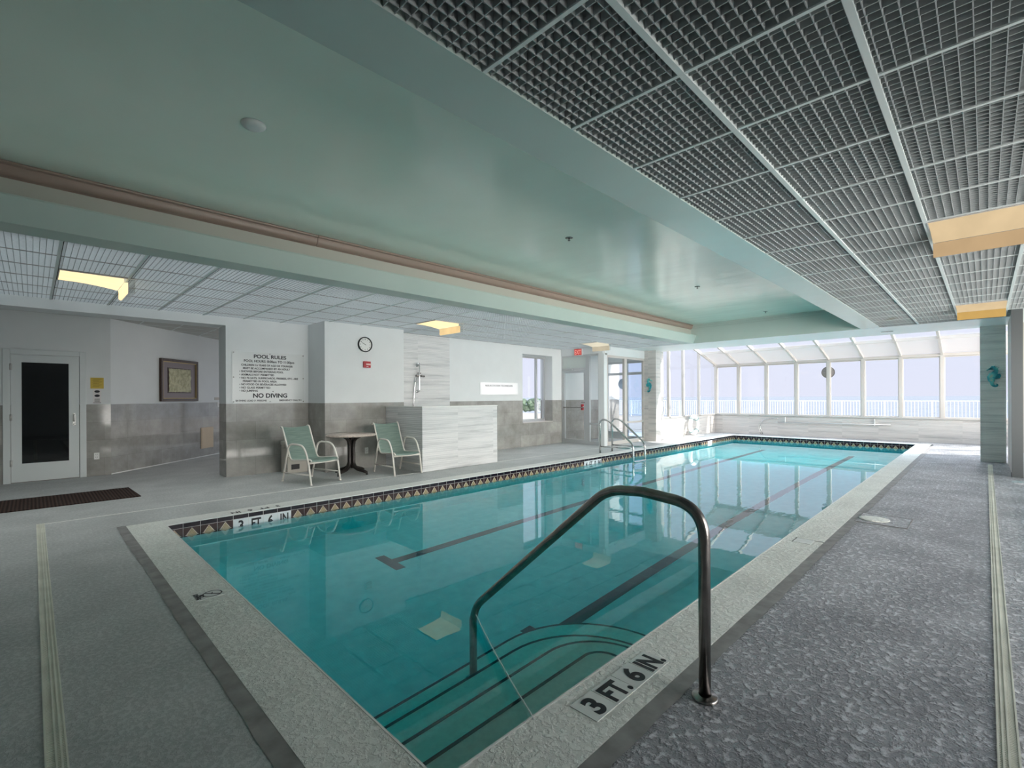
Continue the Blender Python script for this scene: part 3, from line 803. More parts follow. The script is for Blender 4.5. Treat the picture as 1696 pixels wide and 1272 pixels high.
b = MB(); b.box(-.195, .195, -.016, -.012, -.21, .21, None, .002); b.build('cover', M['almond'], ap)
sw = on_angle('wall_switch', 3.11, 1.19, 'white switch plate on the hallway tile under the small sign', 'switch')
b = MB(); b.box(-.04, .04, -.006, 0, -.058, .058, None, .002); b.build('plate', M['outlet'], sw); b = MB(); b.box(-.012, .012, -.013, -.006, -.03, .03, None, .002); b.build('rocker', M['outlet'], sw)
sg = on_angle('room_sign', 3.07, 1.335, 'small pale sign plate on the hallway wall above the switch', 'sign')
b = MB(); b.box(-.11, .11, -.008, 0, -.03, .03, None, .002); b.build('plate', M['bin'], sg)

# ------------------------------------------------------------------ door mat
b = MB(); b.box(-1.3, 1.05, 8.20, 9.14, 0, .012, None, .004); b.bm.verts.ensure_lookup_table()
for v in b.bm.verts:
    if v.co.x > 1 and v.co.y > 8.7: v.co.x -= .03
tag(b.build('door_mat', M['mat']), 'long dark brown ribbed mat on the deck before the white door', 'mat')

# ------------------------------------------------------------------ pool rules sign
sg = thing('pool_rules_sign', 'clear sign of black POOL RULES text above the tile wainscot', 'sign', (3.013, YR - .002, 1.703))
m, nt, out = _nt('clear sign sheet'); bsdf(nt, out, (.68, .705, .70), .22, 0, .4); M['sign_sheet'] = m
b = MB(); b.box(-.608, .608, -.008, 0, -.448, .447, None, .002); b.build('sheet', M['sign_sheet'], sg)
b = MB(); A = lambda x, z: frame((1, 0, 0), (0, 0, 1), (x - 3.013, -.0095, z - 1.703))
text_bm(b, 'POOL RULES', .088, A(2.748, 2.046), 'LEFT', .002, .545)
for s_, x, z, wd, sz in (
    ('POOL HOURS: 8:00am TO 11:00pm', 2.59, 1.972, .845, .060),
    ('CHILDREN 16 YEARS OF AGE OR YOUNGER', 2.545, 1.905, .865, .046),
    ('MUST BE ACCOMPANIED BY AN ADULT', 2.575, 1.848, .785, .046),
    ('\u2022 SHOWER BEFORE ENTERING POOL', 2.518, 1.792, .725, .046),
    ('\u2022 ANIMALS NOT PERMITTED', 2.518, 1.735, .565, .046),
    ('\u2022 NO FLOATS, SURFBOARDS, FRISBEES, ETC. ARE', 2.518, 1.678, .985, .046),
    ('PERMITTED IN POOL AREA', 2.572, 1.622, .555, .046),
    ('\u2022 NO FOOD OR BEVERAGES ALLOWED', 2.518, 1.566, .775, .046),
    ('\u2022 NO GLASS PERMITTED', 2.518, 1.509, .50, .046),
    ('\u2022 NO JUMPING', 2.518, 1.454, .292, .046)):
    text_bm(b, s_, sz, A(x, z), 'LEFT', .0012, wd)
text_bm(b, 'NO DIVING', .105, A(2.733, 1.350), 'LEFT', .003, .575)
text_bm(b, 'BATHING LOAD 36 PERSONS', .042, A(2.46, 1.284), 'LEFT', .001, .495)
text_bm(b, 'EMERGENCY CALL 911', .042, A(3.168, 1.286), 'LEFT', .001, .395)
b.build('lettering', M['ink'], sg)
for (x, z) in ((-.585, .425), (.585, .425), (-.585, -.425), (.585, -.425), (-.585, 0), (.585, 0), (0, .425), (0, -.425), (.05, -.245)):
    b = MB(); b.lathe([(0, .006), (.007, .005), (.009, 0)], 10, frame((1, 0, 0), (0, 0, 1), (x, -.008, z))); b.build('screw', M['steel_dark'], sg)

# second sign
sg = thing('resuscitation_sign', 'white glossy sign with one line of print on the white left wall', 'sign', (8.407, YS - .002, 1.557))
m, nt, out = _nt('glossy white sheet'); bsdf(nt, out, (.90, .90, .91), .03, 0, .8); M['gloss_white'] = m
b = MB(); b.box(-.66, .66, -.010, 0, -.152, .152, None, .002); b.build('sheet', M['gloss_white'], sg)
b = MB(); text_bm(b, 'RESUSCITATION TECHNIQUES', .062, frame((1, 0, 0), (0, 0, 1), (-.49, -.0115, .052)), 'LEFT', .001, .95); b.build('lettering', plain('grey print', (.22, .22, .24), .6), sg)

# wall clock
ck = thing('wall_clock', 'round black rimmed wall clock on the white bump-out wall', 'clock', (4.476, YB - .001, 2.352))
MT = frame((1, 0, 0), (0, 0, 1), (0, 0, 0))
b = MB(); b.lathe([(.142, 0), (.146, .02), (.143, .036), (.134, .042), (.126, .036), (.125, .018)], 48, MT); b.build('rim', M['black'], ck)
b = MB(); b.lathe([(0, .018), (.127, .018)], 48, MT); dial = b.build('dial', plain('clock dial', (.78, .79, .77), .4), ck)
for k in range(1, 13):
    b = MB(); a = PI / 2 - k * PI / 6; text_bm(b, str(k), .032, frame((1, 0, 0), (0, 0, 1), (.100 * math.cos(a), -.0195, .100 * math.sin(a) - .011)), 'CENTER', .0006, depth=.0003)
    b.build('numeral', M['ink'], dial)
def hand(ang, ln, wd, nm, y):
    b = MB(); d = Vector((math.sin(ang), 0, math.cos(ang))); p = Vector((math.cos(ang), 0, -math.sin(ang)))
    o = Vector((0, y, 0)); b.face([o - d * .02 - p * wd, o - d * .02 + p * wd, o + d * ln + p * wd * .5, o + d * ln - p * wd * .5]); b.build(nm, M['ink'], ck)
hand(math.radians(300 - 4), .062, .005, 'hour_hand', -.022); hand(math.radians(300), .092, .0035, 'minute_hand', -.024)

# fire alarm strobe
al = thing('fire_alarm', 'square red fire alarm strobe below the wall clock', 'alarm', (4.507, YB - .001, 1.972))
b = MB(); b.box(-.068, .072, -.045, 0, -.06, .06, None, .006); b.build('body', M['red'], al)
b = MB(); b.box(-.03, .073, -.058, -.045, -.013, .018, None, .004); b.build('strobe_lens', plain('pink white strobe', (.85, .55, .52), .2), al)
b = MB(); text_bm(b, 'FIRE', .024, frame((1, 0, 0), (0, 0, 1), (.002, -.0458, -.05)), 'CENTER', .0004, depth=.0004); b.build('lettering', M['paper'], al)

# shower set
sh = thing('shower_set', 'chrome shower slide bar with hose and valve on striped tile', 'shower', (5.915, YS - .016, 1.75))
b = MB(); b.tube(fillet([(0, 0, .29), (0, -.09, .29), (0, -.09, -.28), (0, 0, -.28)], .03), .012, 10); b.lathe([(0, .012), (.03, .012), (.034, 0)], 16, frame((1, 0, 0), (0, 0, 1), (0, 0, .29))); b.lathe([(0, .012), (.03, .012), (.034, 0)], 16, frame((1, 0, 0), (0, 0, 1), (0, 0, -.28))); b.build('slide_bar', M['chrome'], sh)
b = MB(); b.tube([(-.055, -.10, .315), (-.01, -.10, .30)], [.012, .016], 10); b.lathe([(0, .02), (.036, .018), (.04, 0), (.012, -.03)], 18, Matrix.Translation((-.065, -.13, .31)) @ Matrix.Rotation(2.2, 4, 'X')); b.build('shower_head', M['chrome'], sh)
b = MB(); b.tube([(-.07, -.06, .06), (.06, -.06, .06)], .024, 12); b.tube([(-.03, -.06, .115), (.05, -.06, .115)], .014, 10); b.tube([(.05, -.06, .06), (.14, -.075, .05)], .020, 12); b.tube([(0, 0, .06), (0, -.06, .06)], .02, 10); b.build('valve', M['steel_dark'], sh)
b = MB(); b.tube([(-.06, -.06, .04), (-.085, -.05, -.1), (-.10, -.04, -.3), (-.12, -.03, -.60), (-.12, -.03, -.9)], .012, 8); b.build('hose', M['chrome'], sh)

# ------------------------------------------------------------------ patio chairs
def make_chair(label, loc, rz, group):
    t = thing('patio_chair', label, 'chair', loc, rz, group)     # local: faces -y
    W = .262
    for sx, nm in ((-1, 'l'), (1, 'r')):
        x = sx * W
        b = MB(); b.tube(fillet([(x, .37, 0), (x, .20, .575), (x * 1.0, .12, .612), (x, -.20, .605), (x, -.315, .36), (x, -.385, 0)], {1: .08, 2: .1, 3: .17, 4: .12}, 8), .0155, 10); sf = b.build('side_frame', M['chair_frame'], t)
        for y in (.37, -.385):
            b = MB(); b.tube([(sx * W, y, 0), (sx * W, y * .985, .025)], .0175, 10); b.build('foot_cap', M['chair_frame'], sf)
        b = MB(); b.tube([(x, .325, .145), (x, -.355, .155)], .0115, 8); b.build('stretcher', M['chair_frame'], t)
    prof = [(.475, .842), (.455, .868), (.425, .872), (.395, .845), (.34, .72), (.275, .57), (.215, .44), (.185, .385), (.15, .36), (.08, .355), (-.05, .365), (-.20, .378), (-.31, .388), (-.345, .38), (-.36, .36)]
    def cr(ps, n=4):
        o = []
        for i in range(len(ps) - 1):
            p0, p1, p2, p3 = ps[max(i - 1, 0)], ps[i], ps[i + 1], ps[min(i + 2, len(ps) - 1)]
            for k in range(n):
                u = k / n
                o.append(tuple(.5 * (2 * p1[c] + (p2[c] - p0[c]) * u + (2 * p0[c] - 5 * p1[c] + 4 * p2[c] - p3[c]) * u * u + (3 * p1[c] - p0[c] - 3 * p2[c] + p3[c]) * u ** 3) for c in (0, 1)))
        o.append(ps[-1]); return o
    sm = cr(prof)
    for sx in (-1, 1):
        b = MB(); b.tube([(sx * (W - .022), y, z) for y, z in sm], .0125, 8); b.build('sling_rail', M['chair_frame'], t)
    b = MB(); nx = 8; rows = []
    for (y, z) in sm:
        rows.append([b.bm.verts.new(((-W + .02) + 2 * (W - .02) * i / nx, y, z - .018 * (1 - (2 * i / nx - 1) ** 2))) for i in range(nx + 1)])
    for r0, r1 in zip(rows, rows[1:]):
        for i in range(nx): b.bm.faces.new((r0[i], r0[i + 1], r1[i + 1], r1[i])).smooth = True
    bmesh.ops.solidify(b.bm, geom=b.bm.faces[:], thickness=.003)
    b.build('sling', M['sling'], t)
    b = MB(); b.tube([(-W, -.322, .335), (W, -.322, .335)], .0165, 10); b.build('front_bar', M['chair_frame'], t)
    b = MB(); b.tube([(-W, .255, .40), (W, .255, .40)], .0115, 8); b.build('rear_bar', M['chair_frame'], t)
    for sx in (-1, 1):
        b = MB(); b.lathe([(0, .01), (.011, .008), (.013, 0)], 10, Matrix.Translation((sx * (W - .02), -.338, .375)) @ Matrix.Rotation(PI / 2, 4, 'X')); b.build('bolt', M['hinge'], t)
    return t
make_chair('green sling patio chair left of the round table', (3.17, 7.72, 0), math.radians(12), 'patio chairs by the round table')
make_chair('green sling patio chair between the round table and the striped half wall', (4.60, 7.465, 0), math.radians(-2.5), 'patio chairs by the round table')

# round table
tb = thing('round_table', 'round beige stone table on a dark pedestal between the green chairs', 'table', (3.975, 7.955, 0))
b = MB(); b.lathe([(0, .665), (.39, .665), (.415, .668), (.42, .682), (.415, .697), (0, .699)], 56); b.build('tabletop', M['table_top'], tb)
for k in range(4):
    a = k * PI / 2 + math.radians(24)
    d = Vector((math.cos(a), math.sin(a), 0)); b = MB()
    pts = [d * .19 + Vector((0, 0, .655)), d * .13 + Vector((0, 0, .64)), d * .065 + Vector((0, 0, .585)), d * .045 + Vector((0, 0, .50)), d * .045 + Vector((0, 0, .2)), d * .07 + Vector((0, 0, .125)), d * .14 + Vector((0, 0, .085)), d * .30 + Vector((0, 0, .048)), d * .335 + Vector((0, 0, .035))]
    b.tube(pts, [.02, .026, .03, .03, .032, .036, .034, .026, .02], 8); lg = b.build('leg', M['bronze'], tb)
    b = MB(); b.lathe([(0, 0), (.02, 0), (.022, .02), (0, .03)], 12, Matrix.Translation(d * .33)); b.build('foot_glide', M['black'], lg)
b = MB(); b.lathe([(0, .645), (.17, .645), (.17, .663), (0, .663)], 24); b.build('top_plate', M['bronze'], tb)
b = MB(); b.lathe([(0, .1), (.036, .1), (.03, .2), (.03, .6), (.05, .645), (0, .645)], 16); b.build('column', M['bronze'], tb)

# beige appliance box
bn = thing('appliance_box', 'beige plastic box with a low dark slot behind the left chair', 'box', (3.34, 8.86, 0), math.radians(6))
b = MB(); b.box(-.185, .185, -.12, .12, .0, .50, None, .015); b.box(-.195, .195, -.13, .13, .50, .575, None, .015); b.build('body', M['bin'], bn)
b = MB(); b.box(-.12, .03, -.122, -.118, .07, .16); b.build('slot', M['black'], bn)
b = MB(); b.box(-.21, -.185, -.04, .04, .46, .52, None, .005); b.build('grip', M['bin'], bn)

# ------------------------------------------------------------------ handrail
XR = 2.09
hr = thing('pool_handrail', 'dark bent steel handrail from the right deck down into the pool', 'handrail', (XR, .884, 0))
pts = fillet([(0, 0, .008), (0, 0, .845), (0, .30, .872), (0, .50, .858), (0, 1.571, -.085), (0, 1.571, -.98)], {1: .20, 2: .02, 3: .16, 4: .12}, 12)
b = MB(); b.tube(pts, .0255, 20); b.build('rail', M['steel_dark'], hr)
b = MB(); b.lathe([(.056, .002), (.056, .012), (.05, .017), (.03, .019), (.0265, .022), (.0265, 0)], 36); b.build('flange', M['steel_dark'], hr)
b = MB(); b.lathe([(.056, 0), (.056, .012), (.05, .017), (.03, .019), (.0265, .022), (.0265, 0)], 36, Matrix.Translation((0, 1.571, -.998))); b.build('flange', M['steel'], hr)
b = MB(); pa, pb = Vector((XR, 2.43, -.115)), Vector((1.455, 1.325, .006)); n = 24
b.tube([pa.lerp(pb, k / n) + Vector((0, 0, -.02 * math.sin(PI * k / n))) for k in range(n + 1)], .0035, 6)
tag(b.build('cord', M['rope']), 'thin white cord from the dark handrail to the right coping', 'cord')

# ------------------------------------------------------------------ pool ladder
ld = thing('pool_ladder', 'stainless pool ladder with two looped rails on the left deck', 'ladder', (9.69, 6.45, 0))
for sx, x in ((-1, -.255), (1, .255)):
    b = MB(); b.tube(fillet([(x, 0, 0), (x, 0, .80), (x, -.21, .80), (x, -.88, .255), (x, -.88, -1.0)], {1: .13, 2: .13, 3: .12}, 10), .022, 14); b.build('rail', M['steel'], ld)
    b = MB(); b.tube([(x, 0, .165), (x, -.88, .178)], .016, 10); b.build('brace', M['steel'], ld)
    b = MB(); b.lathe([(.05, .001), (.05, .01), (.024, .02), (.024, 0)], 20, Matrix.Translation((x, 0, 0))); b.build('flange', M['steel'], ld)
for z in (-.12, -.38, -.64, -.90):
    b = MB(); b.box(-.25, .25, -.93, -.85, z - .015, z + .012, None, .006); b.build('step', M['steel'], ld)

# ------------------------------------------------------------------ vestibule
XV, YV = 10.95, 7.36
b = MB()
b.box(XV - .05, XV + .05, YV, YS, 2.52, 2.76); b.box(XV, 13.1, YV - .05, YV + .05, 2.48, 2.76); b.box(XV - .06, XV + .09, YV - .05, YV + .13, 0, 2.52)
b.box(13.2, 13.32, YV, YS, 2.45, 2.76)
struct(b.build('wall_vestibule', M['white_paint']), 'white header and corner post of the glazed vestibule', 'wall')
d = sempty('door_2', (XV, 8.36, 0), 'glazed aluminium exit door with a transom window', 'door')
b = MB()
for (y0, y1, z0, z1) in ((.40, .46, 0, 2.52), (-.55, -.42, 0, 2.52), (-.42, .40, 2.10, 2.16), (-.42, .40, 2.47, 2.52), (-.87, -.84, 0, 2.52), (-.84, -.55, 0, .10), (-.84, -.55, .56, .61), (-.84, -.55, 2.47, 2.52)):
    b.box(-.03, .03, y0, y1, z0, z1)
b.build('door_frame', M['alu'], d)
lf = MB(); lf.box(-.022, .022, .33, .395, .01, 2.09); lf.box(-.022, .022, -.415, -.35, .01, 2.09); lf.box(-.022, .022, -.35, .33, .01, .13); lf.box(-.022, .022, -.35, .33, 2.02, 2.09); leaf = lf.build('door_leaf', M['alu'], d)
b = MB(); b.box(-.004, .004, -.35, .33, .13, 2.02); b.build('pane', M['glass'], leaf)
b = MB(); b.box(-.06, -.03, -.36, .36, 1.025, 1.05, None, .004); b.build('push_bar', M['steel_dark'], leaf)
b = MB(); b.tube(fillet([(-.022, -.38, 1.18), (-.07, -.38, 1.18), (-.07, -.30, 1.18)], .02), .009, 8); b.build('handle', M['steel_dark'], leaf)
b = MB(); b.box(-.09, -.03, .02, .30, 2.10, 2.155, None, .006); b.tube([(-.06, .05, 2.10), (-.15, -.12, 2.085)], .009, 6); b.build('door_closer', M['alu'], d)
m, nt, out = _nt('frosted transom'); bsdf(nt, out, (.60, .66, .64), .25); M['transom'] = m
b = MB(); b.box(-.006, .006, -.42, .40, 2.16, 2.47); b.build('transom_panel', M['transom'], d)
b = MB(); b.box(-.004, .004, -.84, -.55, .10, 2.47); b.build('sidelight_pane', M['glass'], d)
w = sempty('window_3', (12.0, YV, 1.2), 'glazed vestibule side facing the pool', 'window')
b = MB()
for (x0, x1, z0, z1) in ((-.93, -.90, -1.2, 1.28), (-.05, .08, -1.2, 1.28), (1.02, 1.05, -1.2, 1.28), (-.9, -.05, -1.2, -1.1), (-.9, -.05, 1.22, 1.28), (.08, 1.02, -.63, -.58), (.08, 1.02, -1.2, -1.1), (.08, 1.02, 1.22, 1.28)):
    b.box(x0, x1, -.035, .035, z0, z1)
b.build('window_frame', M['frame_white'], w)
b = MB(); b.box(-.9, 1.02, -.004, .004, -1.1, 1.22); b.build('pane', M['glass'], w)
d = sempty('door_3', (13.26, 8.1, 0), 'outer glazed door of the vestibule', 'door')
b = MB()
for (y0, y1, z0, z1) in ((-.72, -.62, 0, 2.45), (.62, .70, 0, 2.45), (-.10, 0, 0, 2.45), (-.62, .62, 2.02, 2.10), (-.62, .62, 2.38, 2.45), (-.62, -.1, 0, .1), (0, .62, 0, .22)):
    b.box(-.03, .03, y0, y1, z0, z1)
b.build('door_frame', M['alu'], d)
b = MB(); b.box(-.004, .004, 0, .62, .22, 2.02); b.build('pane', M['glass'], d)
b = MB(); b.box(-.004, .004, -.62, -.1, .1, 2.38); b.build('pane', M['glass_blue'], d)
b = MB(); b.lathe([(0, .012), (.16, .012), (.17, 0), (0, 0)], 32, frame((0, -1, 0), (0, 0, 1), (13.22, 8.17, 1.74)))
tag(b.build('round_sign', M['blue_disc']), 'pale blue round disc on the outer vestibule door', 'sign')
pu = thing('alarm_pull', 'small red alarm box on the vestibule wall behind the glass', 'alarm', (11.93, YS - .001, 1.02))
b = MB(); b.box(-.07, .07, -.05, 0, -.09, .09, None, .006); b.build('body', M['red'], pu); b = MB(); b.box(-.05, .05, -.058, -.05, -.02, .02); b.build('handle', M['paper'], pu)
ex = thing('exit_sign', 'red EXIT sign above the glazed aluminium door', 'sign', (XV - .052, 8.165, 2.60))
b = MB(); b.box(-.03, 0, -.145, .145, -.10, .10, None, .005); b.build('housing', M['paper'], ex)
b = MB(); b.box(-.033, -.03, -.125, .125, -.085, .085); b.build('face', M['sign_red'], ex)
b = MB(); text_bm(b, 'EXIT', .165, frame((0, -1, 0), (0, 0, 1), (-.0345, 0, -.058)), 'CENTER', .003, .215); b.build('lettering', M['sign_letter'], ex)

# ------------------------------------------------------------------ columns with seahorses
b = MB(); b.box(13.05, 13.35, 6.94, 7.40, 0, 2.76); struct(b.build('column_left', M['stripe_warm']), 'striped tile column beside the vestibule', 'column')
b = MB(); b.box(13.45, 13.80, -.285, .078, 0, 2.76); struct(b.build('column_right', M['stripe_grey']), 'grey striped tile column at the right of the sunroom', 'column')
def seahorse(loc, h, flip, label):
    t = thing('seahorse_plaque', label, 'wall ornament', loc)     # face -x
    k = h / .44; fy = flip
    P = lambda y, z: (-.03, fy * y * k, z * k)
    neck = [(.03, .145), (.0, .175), (-.035, .165), (-.05, .12), (-.035, .07), (-.0, .03), (.02, -.02), (.02, -.07), (.0, -.115)]
    rad = [.022, .036, .034, .034, .042, .056, .060, .048, .034]
    b = MB(); b.tube([P(*p) for p in neck], [r * k for r in rad], 12, None, True, ((1, 0, 0), .45))
    b.build('body', M['seahorse'], t)
    tail = [(.0, -.105)] + [(-.045 + (.06 - .0042 * i) * math.cos(.55 - i * .38), -.155 + (.062 - .0042 * i) * math.sin(.75 - i * .38)) for i in range(13)]
    b = MB(); b.tube([P(*p) for p in tail], [max(.007, (.034 - .0021 * i)) * k for i in range(len(tail))], 10, None, True, ((1, 0, 0), .5)); b.build('tail', M['seahorse'], t)
    b = MB(); b.tube([P(.02, .16), P(.065, .135), P(.085, .122)], [.02 * k, .012 * k, .014 * k], 8); b.build('snout', M['seahorse'], t)
    b = MB()
    for i, z in enumerate((.205, .19, .165)):
        b.tube([P(-.02 - .018 * i, z - .02), P(-.03 - .03 * i, z + .012)], [.016 * k, .003 * k], 6)
    b.build('crest', M['seahorse'], t)
    b = MB(); pr = [P(-.03, .03), P(-.105, .055), P(-.12, .01), P(-.10, -.04), P(-.03, -.05)]
    b.face([(-.02, p[1], p[2]) for p in pr]); b.face([(-.028, p[1], p[2]) for p in pr[::-1]]); b.build('fin', M['seahorse'], t)
    b = MB(); b.lathe([(0, .008), (.007, .006), (.009, 0)], 10, frame((0, -1, 0), (0, 0, 1), (-.045, fy * .005 * k, .165 * k))); b.build('eye', M['black'], t)
    return t
seahorse((13.045, 7.13, 1.675), .44, -1, 'teal seahorse on the left striped column beside the vestibule')
seahorse((13.445, -.10, 1.70), .44, 1, 'teal seahorse on the grey striped column at the right')

# ------------------------------------------------------------------ sunroom
XF, YL, YRR = 17.95, 7.16, .0
b = MB(); b.box(13.6, 15.4, -1.35, -1.2, 0, 3.9); b.box(15.4, XF + .12, -1.35, -1.2, 0, .66); b.box(16.6, 16.7, -1.35, -1.2, .66, 2.8); b.box(XF, XF + .12, -1.2, YL + .2, 0, .66); b.box(13.35, XF + .12, YL, YL + .2, 0, .66); b.box(13.35, 13.75, YL - .1, YL + .2, 0, 2.9)
b.box(XF - .05, XF + .12, -1.2, YL, .66, .685, M['stripe_warm'])
struct(b.build('wall_far', M['stripe_warm']), 'low striped tile wall under the sunroom windows', 'wall')
mull = [7.12, 6.31, 5.39, 4.47, 3.557, 2.662, 1.762, .86, -.04, -.94]
W_ = M['frame_white']
for i in range(len(mull) - 1):
    y1, y0 = mull[i], mull[i + 1]
    w = sempty('window_%d' % (4 + i), (XF, (y0 + y1) / 2, 1.55), 'tall sunroom window pane facing the sea', 'window')
    h = (y1 - y0) / 2
    b = MB(); b.box(-.03, .05, -h + .035, -h + .06, -.86, .87); b.box(-.03, .05, h - .06, h - .035, -.86, .87); b.box(-.03, .05, -h + .06, h - .06, -.86, -.83); b.box(-.03, .05, -h + .06, h - .06, .845, .87); b.build('window_frame', W_, w)
    b = MB(); b.box(-.004, .004, -h + .055, h - .055, -.84, .855); b.build('pane', M['glass'], w)
b = MB()
SL = .262
zr = lambda x: 2.50 + SL * (XF - x)
for y in mull: b.box(XF - .055, XF + .06, y - .04, y + .04, .685, 2.46)
b.box(XF - .06, XF + .08, -1.2, YL + .05, 2.425, 2.51)                      # eave beam
for y in mull:
    b.prism([(XF + .02, 2.47), (XF + .02, 2.54), (13.6, zr(13.6) + .04), (13.6, zr(13.6) - .05), (XF - .06, 2.46)], 'y', y - .028, y + .028)
b.box(16.56, 16.62, -1.2, YL, 2.79, 2.865); b.box(14.6, 14.66, -1.2, YL, 3.30, 3.37)     # purlins
lm = [16.56, 15.33, 14.31]
for x in lm: b.box(x - .04, x + .04, YL - .03, YL + .05, .66, zr(x))
b.box(13.7, XF, YL - .03, YL + .05, .66, .69)
b.box(13.35, XF, YL, YL + .05, 2.0, 2.03) if False else None
struct(b.build('sunroom_frame', W_), 'white mullions, rafters and beams of the sunroom', 'frame')
edges = [XF] + lm + [13.75]
for i in range(len(edges) - 1):
    xa, xb = edges[i] - .04, edges[i + 1] + .04
    w = sempty('window_%d' % (14 + i), ((xa + xb) / 2, YL + .01, .69), 'sunroom side window with a sloped top', 'window')
    c = (xa + xb) / 2
    b = MB(); b.prism([(xa - c, 0), (xa - c, zr(xa) - .73), (xb - c, zr(xb) - .73), (xb - c, 0)], 'y', -.003, .003); b.build('pane', M['glass'], w)
rp = sempty('roof_panels', (0, 0, 0), 'pale translucent sunroom roof panels', 'roof')
for i in range(len(mull) - 1):
    y1, y0 = mull[i] - .025, mull[i + 1] + .025
    b = MB(); b.face([(XF, y0, zr(XF) + .02), (XF, y1, zr(XF) + .02), (16.6, y1, zr(16.6) + .02), (16.6, y0, zr(16.6) + .02)]); b.build('panel', M['panel'], rp)
    b = MB(); b.face([(16.6, y0, zr(16.6) + .02), (16.6, y1, zr(16.6) + .02), (13.6, y1, zr(13.6) + .02), (13.6, y0, zr(13.6) + .02)]); b.build('panel', M['glass'], rp)
b = MB(); b.box(13.62, 13.75, -2.4, YL + .2, ZC, 3.9); struct(b.build('wall_gable', M['white_paint']), 'wall above the soffit where the sunroom roof meets the hall', 'wall')

# things at the far wall
hk = thing('rescue_hook', 'long rescue pole with a curved hook hung on the far striped wall', 'rescue pole', (XF - .05, 3.8, .45))
b = MB(); b.tube([(0, 1.23, -.01), (0, -1.80, .012)], .014, 8); b.build('pole', M['alu'], hk)
hp = [(0, 1.20, .118), (0, 1.45, .125)]
for k in range(1, 15):
    a = PI / 2 + (PI * .62) * k / 14; hp.append((0, 1.45 - .33 * math.cos(a), -.19 + .315 * math.sin(a)))
hp += [(0, 1.70, -.445)]
b = MB(); b.tube(hp, .011, 8); b.tube([(p[0] - .02, p[1] + .04, p[2] - .02) for p in hp[3:]], .008, 8); b.build('hook', M['steel'], hk)
for y in (1.0, -1.42):
    b = MB(); b.box(0, .045, y - .012, y + .012, -.03, .17, None, .003); b.box(-.025, .0, y - .012, y + .012, -.03, -.012); b.build('bracket', M['outlet'], hk)
by = thing('life_ring', 'white life ring standing on the deck against the left sunroom wall', 'life ring', (15.72, 6.98, .03))
b = MB(); R0, r0 = .275, .07
for i in range(40):
    for j in range(12):
        def T(i, j):
            a, c = 2 * PI * i / 40, 2 * PI * j / 12; rr = R0 + r0 * math.cos(c)
            return Vector((rr * math.cos(a), r0 * math.sin(c) * .9, R0 + r0 + rr * math.sin(a)))
        f = b.face([T(i, j), T(i + 1, j), T(i + 1, j + 1), T(i, j + 1)], None, True)
bmesh.ops.remove_doubles(b.bm, verts=b.bm.verts[:], dist=1e-5); b.build('ring', M['buoy'], by)
for k in range(4):
    a = PI / 4 + k * PI / 2; b = MB(); pts = [Vector(((R0 + .075 * math.cos(c)) * math.cos(a), .075 * math.sin(c) * .92, R0 + r0 + (R0 + .075 * math.cos(c)) * math.sin(a))) for c in [2 * PI * j / 14 for j in range(15)]]
    b.tube(pts, .012, 6); b.build('band', M['teal_band'], by)
b = MB(); b.box(-.42, .42, -.18, .16, -.03, 0, None, .006); b.build('base_board', M['buoy'], by)
dk = thing('round_plaque', 'grey woven disc on the outside of a sunroom mullion', 'disc', (XF + .09, 3.585, 2.085))
b = MB(); b.lathe([(0, .0), (.17, .0), (.18, .02), (.17, .035), (0, .03)], 36, frame((0, -1, 0), (0, 0, 1), (0, 0, 0))); b.build('disc', M['grey_disc'], dk)
b = MB(); b.lathe([(.175, -.004), (.185, .02), (.175, .04), (.165, .02), (.175, -.004)], 36, frame((0, -1, 0), (0, 0, 1), (0, 0, 0))); b.build('rim', M['bronze'], dk)

# ------------------------------------------------------------------ right side
b = MB()
b.box(11.2, 11.33, -.43, -.30, 0, 2.76, plain('grey painted post', (.115, .125, .128), .5)); b.box(11.2, 11.33, -2.6, -.43, 2.5, 2.76, WP); b.box(11.2, 11.33, -2.6, -.43, 0, .4, WP)
b.box(11.33, 13.45, -.40, -.31, 0, 2.76, W_); b.box(11.22, 11.36, -.43, -.295, 0, .06, M['dark'])
struct(b.build('wall_right_end'), 'grey post and white framed wall at the right edge', 'wall')
w = sempty('window_18', (11.26, -1.2, 1.45), 'teal tinted window right of the grey post', 'window')
b = MB()
for y in (.76, .0, -.7): b.box(-.03, .03, y - .025, y + .025, -1.05, 1.05)
for z in [-.95 + .055 * i for i in range(18)]: b.box(.02, .06, -.7, .74, z, z + .012)
b.build('window_frame', W_, w)
b = MB(); b.box(-.004, .004, -.7, .76, -1.05, 1.05); b.build('pane', M['glass_teal'], w)
b = MB(); b.box(-4.2, 11.2, -2.5, -2.4, 0, .3, WP); b.box(-4.2, 11.2, -2.5, -2.4, 2.55, 2.8, WP); b.box(-4.2, 1.9, -2.5, -2.4, .3, 2.55, WP)
struct(b.build('wall_right'), 'low white wall under the right side windows', 'wall')
w = sempty('window_19', (6, -2.45, 1.4), 'window row along the right side', 'window')
b = MB()
for x in [1.925 + 1.325 * i for i in range(8)]: b.box(x - 6 - .04, x - 6 + .04, -.04, .04, -1.1, 1.15)
b.box(-4.1, 5.2, -.04, .04, -1.1, -1.04); b.box(-4.1, 5.2, -.04, .04, 1.09, 1.15); b.build('window_frame', W_, w)
b = MB(); b.box(-4.1, 5.2, -.004, .004, -1.04, 1.09); b.build('pane', M['glass'], w)
b = MB(); b.box(-4.2, -4.0, -2.6, 11.1, 0, 3.3); struct(b.build('wall_back', WP), 'white wall behind the camera', 'wall')

